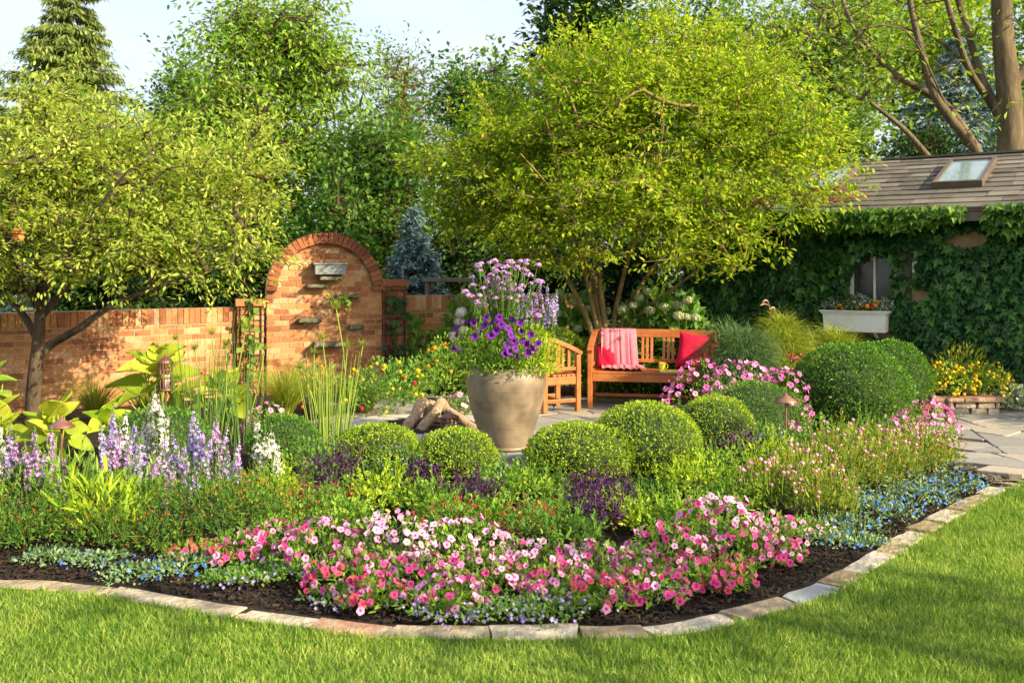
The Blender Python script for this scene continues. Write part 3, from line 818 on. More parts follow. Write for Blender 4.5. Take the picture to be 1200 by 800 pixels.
# ------------------------------------------------------------------ trees
def cloud(r, clumps, n, shell=.55):
    """points in a union of ellipsoids (centre, radii), denser towards the outside"""
    vol = np.array([np.prod(c[1]) ** .8 for c in clumps]); vol = vol / vol.sum()
    P, O = [], []
    for (c, rad), f in zip(clumps, vol):
        k = max(3, int(round(n * f)))
        d = rdir(k, r); q = r.uniform(size=(k, 1)) ** shell
        q = q * (1 + .16 * vnoise(d, 3.1, int(r.integers(1e6)))[:, None])
        P.append(np.asarray(c) + d * q * np.asarray(rad)); O.append(d)
    return np.concatenate(P), np.concatenate(O)

def skeleton(r, start, att, seg=.45, bend=.10):
    """start: list of (points, radii) stems; att: points to reach. Returns segments (a, b, ra, rb)"""
    pos, par = [], []
    for pts, rad in start:
        for i, p in enumerate(pts):
            pos.append(np.asarray(p, float)); par.append(len(pos) - 2 if i else -1)
    ns = len(pos)
    A = np.array(pos); order = np.argsort([np.min(np.linalg.norm(A - a, axis=1)) for a in att])
    buf = np.zeros((ns + len(att) * 8, 3)); buf[:ns] = A; n = ns; par = par + [0] * (len(att) * 8)
    ok = np.ones(len(buf), bool); ok[:ns] = True
    k_ = 0
    for pts, rad in start:                            # the lowest third of each stem carries no branches
        ok[k_:k_ + max(1, len(pts) // 3)] = False; k_ += len(pts)
    tips = []
    for i in order:
        a = att[i]; dv = buf[:n] - a; d = np.linalg.norm(dv, axis=1)
        cost = d * (1 + .5 * np.clip(dv[:, 2] / (d + 1e-6), 0, 1)) + np.where(ok[:n], 0, 9)
        j = int(np.argmin(cost)); m = int(np.clip(math.ceil(d[j] / seg), 1, 8)); b = buf[j]
        perp = r.normal(size=3) * d[j] * bend
        pj = j
        for s in range(1, m + 1):
            t = s / m
            buf[n] = b + (a - b) * t + perp * math.sin(math.pi * t) + (r.normal(size=3) * .03 if s < m else 0); par[n] = pj; pj = n; n += 1
        tips.append(n - 1)
    w = np.zeros(n); 
    for t in tips: w[t] += 1
    for i in range(n - 1, ns - 1, -1): w[par[i]] += w[i]
    ch = np.arange(ns, n); pa = np.array(par[ns:n])
    return buf[pa], buf[ch], w[pa], w[ch], ns

def sprays(r, mb, pts, out, tmpl, k, L, lw, ll, up=.3, flat=.6, droop=0., mat=0, clip=None, tw=None):
    """leafy twigs at pts: k leaves along each, L long; lw, ll = leaf width and length"""
    N = len(pts)
    od = nrm(out * .7 + r.normal(size=(N, 3)) * .55 + np.array([0, 0, up]) - np.array([0, 0, droop]))
    side = nrm(np.cross(od, np.array([0, 0, 1.0]) + r.normal(size=(N, 3)) * .4))
    up_ = np.cross(side, od)
    t = r.uniform(-.55, 1.0, (N, k)); s = r.normal(size=(N, k)) * .30 * (1.15 - np.clip(t, 0, 1) * .7); h = r.normal(size=(N, k)) * .30 * (1 - flat)
    LL = L * r.uniform(.7, 1.3, (N, 1))
    P = pts[:, None] + od[:, None] * (t * LL)[..., None] + side[:, None] * (s * LL)[..., None] + up_[:, None] * (h * LL)[..., None]
    P[..., 2] -= droop * .6 * LL * np.clip(t, 0, 1) ** 2
    d = od[:, None] * .6 + side[:, None] * np.sign(s)[..., None] * .7 + r.normal(size=(N, k, 3)) * .35
    d[..., 2] -= .12 + droop
    nn = np.array([0, 0, 1.0]) * .9 + up_[:, None] * .4 + r.normal(size=(N, k, 3)) * .45
    P = P.reshape(-1, 3); d = d.reshape(-1, 3); nn = nn.reshape(-1, 3)
    if clip is not None:
        g = clip(P); P, d, nn = P[g], d[g], nn[g]
    sc_ = r.uniform(.7, 1.25, len(P))
    inst(mb, tmpl, P, d, nn, lw * sc_, ll * sc_, mat=mat)
    if tw is not None:
        segs(tw, pts - od * L * .5, pts + od * L * .8, .006, .002, 3)

def tree(name, label, stems, clumps, n, leaf, bark, seed, tmpl=T_RHOMB, k=24, L=.42, lw=.05, ll=.09, up=.3, flat=.6, droop=0., group=None, r0=.006, rcap=.08, clip=None, cat='tree', shell=.55, exp=.48, twigs=True):
    r = np.random.default_rng(seed)
    base = stems[0][0][0]
    t = thing(name, label, cat, base, group)
    att, out = cloud(r, clumps, n, shell)
    if clip is not None:
        g = clip(att); att, out = att[g], out[g]
    a, b, wa, wb_, ns = skeleton(r, stems, att)
    tk = MB()
    for pts, rad in stems:
        tube(tk, pts, rad, 9)
    tk.build('trunk', bark, t)
    ra = np.minimum(r0 * wa ** exp, rcap); rb = np.minimum(r0 * wb_ ** exp, rcap); ra = np.minimum(ra, rb * 1.6)
    lb = MB(); segs(lb, a, b, ra, rb, 5)
    cr = MB(); sprays(r, cr, att, out, tmpl, k, L, lw, ll, up, flat, droop, clip=clip, tw=lb if twigs else None)
    lb.build('branches', bark, t)
    cr.build('crown', leaf, t)
    return t

# central multi-stemmed tree behind the bench (a vase of stems, wide crown)
Yt = 13.0
tb = np.array([XatY(713, Yt), Yt, .05])
def cst(pts, r0, r1, dy=None):
    n = len(pts); Q = [tb + np.array([(p[0] - 713) * .004, 0, 0]) if i == 0 else W(p[0], p[1], Yt + (p[2] if len(p) > 2 else 0)) for i, p in enumerate(pts)]
    Q = spline(Q, 5); return Q, np.linspace(r0 * .72, r1 * .72, len(Q))
cstems = [cst([(706, 470), (692, 385), (672, 340), (640, 285, .4), (600, 235, .7), (560, 205, .9)], .062, .014),
          cst([(710, 470), (700, 385), (688, 330), (672, 270, -.4), (655, 200, -.8), (640, 140, -1.0)], .058, .012),
          cst([(714, 470), (710, 388), (703, 330), (700, 260, .5), (706, 180, .9), (712, 100, 1.1)], .066, .014),
          cst([(717, 470), (718, 388), (728, 335), (745, 275, -.5), (770, 200, -1.0), (780, 120, -1.2)], .060, .013),
          cst([(720, 470), (727, 388), (745, 345), (775, 300, .3), (815, 240, .6), (860, 170, .8)], .058, .012),
          cst([(724, 470), (735, 390), (760, 360), (800, 330, -.5), (850, 290, -.9), (900, 250, -1.0)], .046, .010),
          cst([(712, 470), (704, 380), (690, 315), (650, 230, -.9), (610, 180, -1.4)], .045, .010)]
def cwp(px, py, dy, rx, ry, rz): return (W(px, py, Yt + dy), (rx, ry, rz))
cclumps = [cwp(745, 150, 0, 1.5, 1.5, 1.15), cwp(800, 85, .2, 1.0, 1.1, .75), cwp(700, 110, -.2, 1.0, 1.1, .75), cwp(865, 150, .0, 1.1, 1.3, .95), cwp(930, 165, -.1, .75, 1.0, .55), cwp(890, 85, .3, .7, .8, .45),
           cwp(640, 180, .2, 1.2, 1.3, .8), cwp(575, 175, .2, .75, 1.0, .60), cwp(590, 240, .1, .85, 1.0, .42), cwp(690, 245, -.6, 1.2, 1.0, .45), cwp(800, 240, -.9, 1.2, .8, .5), cwp(880, 235, -.7, .9, .8, .45), cwp(545, 225, .2, .45, .6, .35),
           cwp(955, 205, -.8, .5, .5, .30), cwp(840, 275, -1.1, .6, .5, .25), cwp(760, 35, .3, .5, .5, .3), cwp(660, 85, .2, .55, .6, .35), cwp(620, 275, -.2, .6, .6, .22), cwp(690, 295, -.9, .6, .5, .16), cwp(800, 300, -1.1, .6, .5, .18), cwp(640, 305, -.3, .5, .5, .16), cwp(870, 310, -1.2, .35, .4, .14), cwp(515, 195, .3, .5, .6, .3), cwp(522, 248, .3, .5, .5, .2), cwp(770, 12, .3, .4, .4, .18), cwp(840, 45, .3, .5, .5, .2), cwp(985, 190, -.5, .35, .4, .16)]
def not_in_cottage(P):
    U = np.array([unturn(q) for q in P])
    return ~((U[:, 0] > CX0 - .35) & (U[:, 1] > CY - .5) & (U[:, 2] < EZ + .3 + (U[:, 1] - CY) * .45))
tree('ornamental_tree', 'multi-stemmed golden green tree spreading behind the garden bench', cstems, cclumps, 1950, M['amber_leaf'], M['bark_gold'], 101, tmpl=T_LEAF, k=42, L=.38, lw=.034, ll=.070, up=.14, flat=.78, r0=.0036, rcap=.045, clip=not_in_cottage)

# left crab apple in front of the wall
Yl = 10.5
def lst(pts, r0, r1):
    Q = spline([W(p[0], p[1], Yl + (p[2] if len(p) > 2 else 0)) for p in pts], 5); return Q, np.linspace(r0, r1, len(Q))
lstems = [lst([(38, 500), (40, 450), (44, 408), (47, 370), (47, 330), (50, 270, .2), (60, 210, .3), (70, 160, .3)], .085, .016),
          lst([(45, 418), (62, 402), (92, 385, -.2), (125, 362, -.3), (175, 340, -.4), (230, 322, -.5), (290, 306, -.5)], .052, .010),
          lst([(45, 398), (20, 360, .3), (-20, 325, .5), (-70, 290, .6)], .045, .012),
          lst([(47, 372), (70, 345, .4), (100, 310, .7), (150, 260, .9), (200, 210, 1.0)], .045, .010),
          lst([(46, 365), (25, 320, -.5), (5, 270, -.9), (-10, 220, -1.0)], .042, .010),
          lst([(47, 350), (72, 310, -.6), (110, 250, -1.0), (150, 200, -1.2)], .040, .010)]
def lwp(px, py, dy, rx, ry, rz): return (W(px, py, Yl + dy), (rx, ry, rz))
lclumps = [lwp(60, 210, 0, 1.2, 1.3, .75), lwp(150, 215, 0, 1.2, 1.2, .70), lwp(235, 230, -.1, .80, 1.0, .62), lwp(285, 225, 0, .48, .7, .40), lwp(255, 300, -.4, .62, .7, .28), lwp(110, 290, -.6, 1.0, .8, .42), lwp(180, 285, -.3, .8, .9, .42),
           lwp(10, 280, -.2, .9, 1.0, .40), lwp(-60, 230, 0, 1.0, 1.1, .8), lwp(30, 140, .2, .9, .8, .42), lwp(290, 150, .1, .40, .4, .18), lwp(150, 165, .2, .7, .8, .3), lwp(-20, 330, -.3, .6, .6, .25), lwp(70, 118, .2, .4, .5, .22)]
tree('crab_apple_tree', 'light green tree with one dark trunk in front of the left brick wall', lstems, lclumps, 1150, M['crab_leaf'], M['bark'], 102, tmpl=T_LEAF, k=44, L=.34, lw=.027, ll=.062, up=.12, flat=.75, r0=.0038, rcap=.04)

# trees beyond the garden walls: (name, label, px, Y, py_top, half width px, py of crown bottom, leaf, ...)
def round_tree(name, label, px, Y, ytop, hw, ybot, leaf, seed, n=420, k=22, ll=.14, lw=.08, L=.7, bark='bark', droop=0., up=.25, tmpl=T_RHOMB, dep=1.0, group='trees beyond the garden walls', lumps=9, shell=.5):
    r = np.random.default_rng(seed)
    cx = XatY(px, Y); zt, zb = ZatY(ytop, Y), max(.3, ZatY(ybot, Y)); rw = hw * Y / FPX; zc = (zt + zb) / 2; hz = (zt - zb) / 2
    cl = [((cx, Y, zc), (rw * .72, rw * .72 * dep, hz * .80))]
    for i in range(lumps):
        d = rdir(1, r)[0]; q = .62
        cl.append(((cx + d[0] * rw * q, Y + d[1] * rw * q * dep, zc + d[2] * hz * q), (rw * r.uniform(.25, .45), rw * r.uniform(.25, .45) * dep, hz * r.uniform(.18, .36))))
    st = [(spline([(cx + r.normal() * .1, Y, -.05), (cx, Y, zb * .6), (cx + r.normal() * .2, Y, zc), (cx + r.normal() * .2, Y, zt - hz * .35)], 4), np.linspace(.05 + zt * .022, .02, 13))]
    return tree(name, label, st, cl, n, M[leaf], M[bark], seed, tmpl=tmpl, k=k, L=L, lw=lw, ll=ll, up=up, droop=droop, group=group, r0=.011, rcap=.12, shell=shell)

def conifer(name, label, px, Y, ytop, hw, ybase, leaf, seed, tiers=26, per=15, ll=.32, lw=.085, droop=.35, group='trees beyond the garden walls', k=34, top=.06):
    r = np.random.default_rng(seed)
    cx = XatY(px, Y); zt = ZatY(ytop, Y); zb = max(.2, ZatY(ybase, Y)); rw = hw * Y / FPX
    t = thing(name, label, 'tree', (cx, Y, 0), group)
    tk = MB(); tube(tk, [(cx, Y, -.05), (cx, Y, zt * .5), (cx, Y, zt - .05)], [.03 + zt * .018, .02 + zt * .009, .015], 8); tk.build('trunk', M['bark'], t)
    bb = MB(); cr = MB(); A, B = [], []
    for i in range(tiers):
        f = (i + r.uniform(0, .6)) / tiers; z = zb + (zt - zb) * f; rad = rw * (1 - f) ** .85 + rw * top
        for j in range(per if f < .7 else max(5, per // 2)):
            a = r.uniform(0, 6.283); Rr = rad * r.uniform(.5, 1.22)
            p0 = np.array([cx, Y, z]); p1 = np.array([cx + math.cos(a) * Rr * .6, Y + math.sin(a) * Rr * .6, z - Rr * droop * .6 + .04 * Rr]); p2 = np.array([cx + math.cos(a) * Rr, Y + math.sin(a) * Rr, z - Rr * droop * .55])
            A += [p0, p1]; B += [p1, p2]
            kk = max(8, int(k * (.4 + .6 * rad / rw)))
            tt = r.uniform(.2, 1, kk) ** .7; q = np.where(tt[:, None] < .6, p0 + (p1 - p0) * tt[:, None] / .6, p1 + (p2 - p1) * (tt[:, None] - .6) / .4)
            lat = np.array([-math.sin(a), math.cos(a), 0]); sd = r.normal(size=kk) * .16 * Rr * (1.1 - tt * .6)
            q = q + lat * sd[:, None] + r.normal(size=(kk, 3)) * .03
            d = np.array([math.cos(a), math.sin(a), 0]) * .5 + lat * np.sign(sd)[:, None] * .55 + r.normal(size=(kk, 3)) * .25 - np.array([0, 0, droop * 1.6])
            inst(cr, T_RHOMB, q, d, r.normal(size=(kk, 3)) * .5 + [0, 0, .9], lw * r.uniform(.7, 1.3, kk), ll * r.uniform(.6, 1.3, kk))
    segs(bb, A, B, .018, .008, 4); bb.build('branches', M['bark'], t)
    cr.build('crown', M[leaf], t)
    return t

conifer('spruce_tree', 'tall dark spruce rising above the left tree against the sky', 82, 24, -75, 104, 240, 'spruce_needle', 201, ll=.19, lw=.042, droop=.5, tiers=34, per=17, k=95)
conifer('spruce_tree', 'smaller conifer peeping in at the left picture edge', -20, 26, 45, 50, 260, 'spruce_needle', 202, tiers=20, per=11, k=70, ll=.19, lw=.045)
round_tree('pear_tree', 'tall light green tree with trailing shoots left of the sky gap', 322, 19, -35, 122, 300, 'pear_leaf', 203, n=900, k=28, ll=.13, lw=.055, L=.75, droop=.45, up=.35, lumps=14)
round_tree('leafy_tree', 'small green tree seen between the spruce and the trailing tree', 208, 24, 48, 42, 280, 'tree_leaf', 204, n=260)
round_tree('leafy_tree', 'thin greyish tree with bare tan twigs in the middle distance', 478, 32, 32, 72, 230, 'tree_leaf', 205, n=330, k=15, bark='bark_gold', L=.9, ll=.15, lw=.07)
round_tree('leafy_tree', 'dense green tree beside the blue spruce beyond the arch', 440, 18, 130, 85, 330, 'tree_leaf', 206, n=520, k=24, ll=.12, lw=.06)
round_tree('leafy_tree', 'mid green tree rising just left of the dark maple', 572, 23, 40, 72, 280, 'tree_leaf', 207, n=420)
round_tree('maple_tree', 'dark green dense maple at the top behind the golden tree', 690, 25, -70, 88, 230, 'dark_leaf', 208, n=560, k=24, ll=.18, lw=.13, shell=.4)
round_tree('leafy_tree', 'tall green tree filling the top behind the golden crown', 830, 26, -70, 100, 260, 'tree_leaf', 209, n=480)
round_tree('leafy_tree', 'yellow green tree seen through the bare limbs', 960, 27, -50, 110, 240, 'pear_leaf', 210, n=520, ll=.17, lw=.09, L=.9)
round_tree('leafy_tree', 'bright lime tree glowing behind the big limbs', 1090, 34, -90, 130, 170, 'lime_leaf', 211, n=520, ll=.22, lw=.13, L=1.1)
round_tree('leafy_tree', 'bright green tree at the right picture edge behind the trunk', 1240, 30, -60, 110, 240, 'pear_leaf', 212, n=460, ll=.2, lw=.11, L=1.0)
conifer('blue_spruce', 'silvery blue spruce behind the cottage roof', 1125, 24, 40, 110, 260, 'blue_needle', 213, droop=.15, ll=.17, lw=.045, tiers=24, per=16, k=80)
conifer('blue_spruce', 'small blue spruce behind the brick wall right of the arch', 485, 16.6, 243, 44, 380, 'blue_needle', 214, droop=.1, ll=.11, lw=.028, tiers=20, per=14, k=80)
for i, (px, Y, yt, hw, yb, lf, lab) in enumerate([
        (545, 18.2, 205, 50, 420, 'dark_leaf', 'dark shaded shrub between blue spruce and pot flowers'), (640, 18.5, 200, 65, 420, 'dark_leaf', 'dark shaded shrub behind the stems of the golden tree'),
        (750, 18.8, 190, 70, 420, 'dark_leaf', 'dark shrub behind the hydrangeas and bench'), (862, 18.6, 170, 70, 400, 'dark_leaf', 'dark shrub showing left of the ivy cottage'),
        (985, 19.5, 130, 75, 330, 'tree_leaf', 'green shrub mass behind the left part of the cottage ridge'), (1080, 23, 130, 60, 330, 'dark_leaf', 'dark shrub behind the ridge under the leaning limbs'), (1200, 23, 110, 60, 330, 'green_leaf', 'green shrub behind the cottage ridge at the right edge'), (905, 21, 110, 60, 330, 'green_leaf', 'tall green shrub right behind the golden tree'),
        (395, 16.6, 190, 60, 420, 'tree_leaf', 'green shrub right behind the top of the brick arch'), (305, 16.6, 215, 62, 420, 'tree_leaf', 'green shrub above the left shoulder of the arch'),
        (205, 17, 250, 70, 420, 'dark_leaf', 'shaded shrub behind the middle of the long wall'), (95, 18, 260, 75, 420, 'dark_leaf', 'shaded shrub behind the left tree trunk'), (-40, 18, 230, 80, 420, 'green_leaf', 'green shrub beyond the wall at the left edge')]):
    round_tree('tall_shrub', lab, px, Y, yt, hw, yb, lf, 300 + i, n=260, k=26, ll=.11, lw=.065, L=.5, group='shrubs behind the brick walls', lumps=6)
# a far belt of woodland that reads as one mass
r = np.random.default_rng(77)
fb = MB(); cl = []
for x in np.arange(-34, 36, 3.2):
    h = (4.2 if -22 < x < -2 else 8.5) * r.uniform(.85, 1.15)
    cl.append(((x, 44 + r.uniform(-2, 2), h * .5), (2.8, 2.0, h * .52)))
pts, out = cloud(r, cl, 2600, .4)
sprays(r, fb, pts, out, T_RHOMB, 14, 1.3, .28, .42)
tag(fb.build('woodland', M['green_leaf']), kind='stuff')

# big tree with bare limbs behind the cottage
Yb = 19.0
def bst(pts, r0, r1, dy=0.):
    Q = spline([W(p[0], p[1], Yb + (p[2] if len(p) > 2 else dy)) for p in pts], 6); return Q, np.linspace(r0, r1, len(Q)) * (1 if r0 > .25 else .72)
bstems = [bst([(1188, 430), (1186, 250), (1185, 180), (1182, 110), (1176, 50), (1172, -20), (1168, -90)], .30, .15),
          bst([(1184, 150), (1170, 130), (1150, 90, .3), (1135, 40, .5), (1120, -10, .8), (1105, -70, 1.0)], .13, .07),
          bst([(1183, 160), (1160, 120, .2), (1135, 80, -.3), (1115, 20, -.6), (1100, -40, -.8)], .11, .06),
          bst([(1186, 330), (1165, 230, -.3), (1145, 178, -.4), (1115, 140, -.5), (1095, 110, -.6), (1080, 60, -.6), (1066, 0, -.6), (1060, -60, -.6)], .17, .055, -.4),
          bst([(1143, 172, -.4), (1110, 125, -.3), (1080, 105, -.3), (1050, 88, -.3), (1020, 58, -.2), (995, 20, -.1), (978, -30, 0)], .12, .045, -.4),
          bst([(1020, 58, -.2), (985, 45, -.6), (945, 35, -.9), (905, 42, -1.1)], .04, .015, -.4),
          bst([(1150, 95, .3), (1110, 55, .5), (1080, 40, .7), (1040, 30, 1.0), (1000, 38, 1.2)], .05, .02),
          bst([(1186, 100), (1215, 60), (1240, 0), (1260, -60)], .15, .08),
          bst([(1115, 137, -.5), (1072, 48, -1.0), (1040, 30, -1.4), (1010, 34, -1.6)], .03, .012),
          bst([(1084, 106, -.4), (1020, 118, -.4), (960, 90, -.6)], .03, .01)]
bcl = [(W(1200, -170, Yb), (3.5, 3, 1.3)), (W(1050, -150, Yb), (2.4, 2.2, 1.0)), (W(1330, -90, Yb), (1.6, 2, 1.2)), (W(985, 10, Yb - .5), (1.3, 1.0, .6)), (W(960, 60, Yb - .5), (.9, .8, .5)), (W(1020, 90, Yb - .3), (.9, .7, .5)), (W(1110, 20, Yb), (1.2, 1.0, .7))]
tree('big_tree', 'large tree with thick leaning bare limbs behind the cottage roof', bstems, bcl + [(W(1060, 60, Yb - .6), (1.3, .7, 1.0)), (W(960, 30, Yb - 1.2), (1.2, .7, .8)), (W(1130, 120, Yb - .4), (.8, .6, .8))], 520, M['pear_leaf'], M['bark_grey'], 401, k=5, L=.8, lw=.08, ll=.16, r0=.0085, rcap=.04, twigs=True)
bt = thing('dead_branch', 'bare fallen branch leaning above the cottage ridge', 'branch', W(1085, 195, 17.2))
mb = MB(); tube(mb, spline([W(1090, 186, 17.2), W(1060, 152, 17.1), (W(1020, 120, 17.0))], 5), np.linspace(.06, .03, 11), 7); mb.build('limb', M['bark_grey'], bt)

# unseen trees placed right of the picture to shade cottage wall and lawn
tree('shade_tree', 'unseen tree placed outside the picture to shade the lawn', [(spline([(7.6, .5, -.05), (7.6, .5, 2.0), (7.5, .6, 3.6), (7.4, .6, 4.8)], 4), np.linspace(.16, .03, 13))],
     [((7.0, .7, 4.3), (2.3, .55, .75)), ((5.4, .9, 3.9), (.8, .4, .5)), ((8.6, .5, 4.6), (1.2, .7, .8))], 48, M['mid_leaf'], M['bark'], 502, k=20, L=.45, lw=.08, ll=.13)
tree('shade_tree', 'unseen tree placed beyond the end of the path to shade the cottage wall', [(spline([(11.5, 8.0, -.05), (11.5, 8.0, 1.5), (11.6, 8.0, 3.2), (11.5, 8.0, 4.2)], 4), np.linspace(.13, .03, 13))],
     [((11.5, 8.0, 3.0), (1.4, 1.3, 1.3))], 120, M['mid_leaf'], M['bark'], 501, k=22, L=.5, lw=.09, ll=.14)

# ------------------------------------------------------------------ furniture and objects on the patio
def wood_seat(name, label, cat, loc, rz, w, groups, dep=.56):
    """slatted teak seat: local x = width, front towards -y"""
    t = thing(name, label, cat, loc, None, rz)
    SH, AH, BH = .43, .66, .90
    hw, hd = w / 2, dep / 2
    def B(n_, fn, bev=.006, label=None):
        mb = MB(); fn(mb); o = mb.build(n_, M['teak'], t, org=(0, 0, 0), bevel=bev); return o
    for s in (-1, 1):
        x = s * (hw - .03)
        B('leg', lambda m: bar(m, (x, -hd + .03, 0), (x, -hd + .03, AH), .058, .058, (0, 1, 0)))
        B('leg', lambda m: (bar(m, (x, hd - .03, 0), (x, hd - .03, SH), .058, .058, (0, 1, 0)), bar(m, (x, hd - .03, SH), (x, hd + .05, BH), .056, .052, (0, 1, 0))))
        def arm(m):                                   # top rail of the side slopes from the back down to the front leg
            P_ = spline([(x, hd + .045, BH - .02), (x, hd - .16, BH - .07), (x, -hd + .10, AH + .075), (x, -hd - .01, AH + .015)], 4)
            for a, b in zip(P_[:-1], P_[1:]): bar(m, a, np.asarray(b) + (np.asarray(b) - np.asarray(a)) * .08, .066, .05)
        B('arm_rest', arm)
        def side(m):
            for yy in (-.10, -.02, .06): bar(m, (x, yy, SH + .08), (x, yy, AH + .06 + (yy + hd) * .22), .016, .034, (0, 1, 0))
            bar(m, (x, -hd + .06, SH + .07), (x, hd - .06, SH + .07), .03, .04)
        B('side_slats', side, .003)
        B('apron', lambda m: bar(m, (x, -hd + .06, SH - .065), (x, hd - .06, SH - .065), .03, .09))
        B('stretcher', lambda m: bar(m, (x, -hd + .06, .13), (x, hd - .06, .13), .03, .045))
    B('apron', lambda m: bar(m, (-hw + .06, -hd + .03, SH - .065), (hw - .06, -hd + .03, SH - .065), .032, .09))
    B('stretcher', lambda m: bar(m, (-hw + .045, 0, .132), (hw - .045, 0, .132), .03, .04))
    def seat(m):
        n = 7
        for i in range(n):
            y = -hd + .01 + (dep - .07) * (i + .5) / n; bar(m, (-hw + (.062 if i in (0, n - 1) else .005), y, SH - .004), (hw - (.062 if i in (0, n - 1) else .005), y, SH - .004), (dep - .07) / n - .010, .024)
    B('seat', seat, .004)
    def top(m):
        n = 9; X = np.linspace(-hw + .055, hw - .055, n); Z = BH - .045 + .012 * (1 - (X / hw) ** 2)
        for i in range(n - 1): bar(m, (X[i], hd + .048, Z[i]), (X[i + 1], hd + .048, Z[i + 1]), .034, .10)
    B('top_rail', top, .004)
    B('lower_rail', lambda m: bar(m, (-hw + .055, hd - .012, SH + .10), (hw - .055, hd - .012, SH + .10), .03, .045))
    def slats(m):
        for gx in groups:
            for dx in (-.055, 0, .055): bar(m, (gx + dx, hd - .010, SH + .12), (gx + dx, hd + .043, BH - .085), .034, .014, (0, 1, 0))
    B('back_slats', slats, .003)
    return t

BC = np.array([1.72, 12.05, PZ]); BRZ = R(-11)
bench = wood_seat('garden_bench', 'long slatted teak bench with red cushion and pink throw', 'bench', BC, BRZ, 1.56, (-.60, -.33, -.10, .16, .40, .62))
AC_ = np.array([XatY(646, 11.75), 11.8, PZ])
chair = wood_seat('garden_armchair', 'slatted teak armchair half hidden behind the big flower pot', 'armchair', AC_, R(116), .56, (-.17, 0, .17), dep=.50)

def on(o, p):                                          # local point of a thing in the world
    return np.array((Matrix.Translation(o.location) @ Matrix.Rotation(o.rotation_euler.z, 4, 'Z')) @ Vector(p))

def cloth_from(grid, name, mat, label, cat, loc, rz, th=.008):
    n, m = grid.shape[:2]; v = grid.reshape(-1, 3); fs = [(i * m + j, i * m + j + 1, (i + 1) * m + j + 1, (i + 1) * m + j) for i in range(n - 1) for j in range(m - 1)]
    o = MB().poly(v, fs, 0, True).build(name, mat, org=(0, 0, 0)); o.location = loc; o.rotation_euler = (0, 0, rz)
    s = o.modifiers.new('solidify', 'SOLIDIFY'); s.thickness = th
    return tag(o, label, cat)
# throw hanging over the left of the bench back, down onto the seat; front towards -y of the bench
prof = spline([(.30, .50), (.345, .72), (.362, .865), (.330, .915), (.285, .885), (.262, .80), (.235, .62), (.20, .475), (.10, .458), (-.02, .458), (-.16, .455)], 7)
nn_, mm_ = len(prof), 34
gd = np.zeros((nn_, mm_, 3)); U = np.linspace(0, 1, mm_); S_ = np.linspace(0, 1, nn_)
for i, (yy, zz) in enumerate(prof):
    fan = .40 + .08 * S_[i] + (.06 if S_[i] > .7 else 0)
    fold = (.006 + .022 * S_[i]) * np.sin(U * 6.283 * 3.4 + .9 * S_[i] + .6) + .003 * np.sin(U * 6.283 * 8 + 2)
    x = -.69 + U * fan + .06 * S_[i] ** 2 + .012 * np.cos(U * 25 + S_[i])
    flat_ = zz < .47
    gd[i, :, 0] = x
    gd[i, :, 1] = yy - (0 if flat_ else np.abs(fold) if yy > .2 and S_[i] > .35 else 0) - (.05 * np.sin(U * 3.0) if flat_ else .05 * np.sin(math.pi * min(1, max(0, (S_[i] - .38) / .4))))
    gd[i, :, 2] = zz + (np.abs(fold) * .9 if flat_ else 0)
cloth_from(gd, 'throw_blanket', M['pink_fabric'], 'pink folded throw draped over the left of the bench back', 'throw blanket', BC, BRZ)

def cushion(label, c, w, h, t, rot, mat=None):
    n = 18; u = np.linspace(-1, 1, n); a, b = np.meshgrid(u, u)
    pin = 1 - .10 * (np.abs(a * b)) * 0 
    sx = a * (1 - .07 * (1 - b * b)) * w / 2; sz = b * (1 - .07 * (1 - a * a)) * h / 2
    bul = ((1 - a ** 4) * (1 - b ** 4)) ** .55 * t / 2 + .004 + .006 * np.sin(a * 4 + b * 3)* (1 - a ** 4) * (1 - b ** 4)
    f = np.stack([sx, -bul, sz], -1).reshape(-1, 3); bk = np.stack([sx, bul, sz], -1).reshape(-1, 3)
    mb = MB(); fs = [(i * n + j, i * n + j + 1, (i + 1) * n + j + 1, (i + 1) * n + j) for i in range(n - 1) for j in range(n - 1)]
    mb.poly(f, fs, 0, True); mb.poly(bk, [q[::-1] for q in fs], 0, True)
    rim = [j for j in range(n)] + [i * n + n - 1 for i in range(1, n)] + [(n - 1) * n + j for j in range(n - 2, -1, -1)] + [i * n for i in range(n - 2, 0, -1)]
    k = len(rim); vv = np.concatenate([f[rim], bk[rim]])
    mb.poly(vv, [(i, k + i, k + (i + 1) % k, (i + 1) % k) for i in range(k)], 0, True)
    o = mb.build('cushion', mat or M['red_fabric'], org=(0, 0, 0)); o.location = c; o.rotation_euler = rot
    return tag(o, label, 'cushion', 'cushions on the teak seats')
cushion('large plain red cushion leaning at the right end of the bench', on(bench, (.50, .155, .66)), .46, .44, .15, (R(-16), R(8), BRZ))
cushion('red cushion tucked under the pink throw on the bench', on(bench, (-.60, .185, .58)), .24, .30, .07, (R(-14), R(-4), BRZ))
cushion('small rosy cushion on the seat of the armchair', on(chair, (.05, .10, .60)), .36, .32, .11, (R(-18), 0, R(112)), M['red_fabric'])

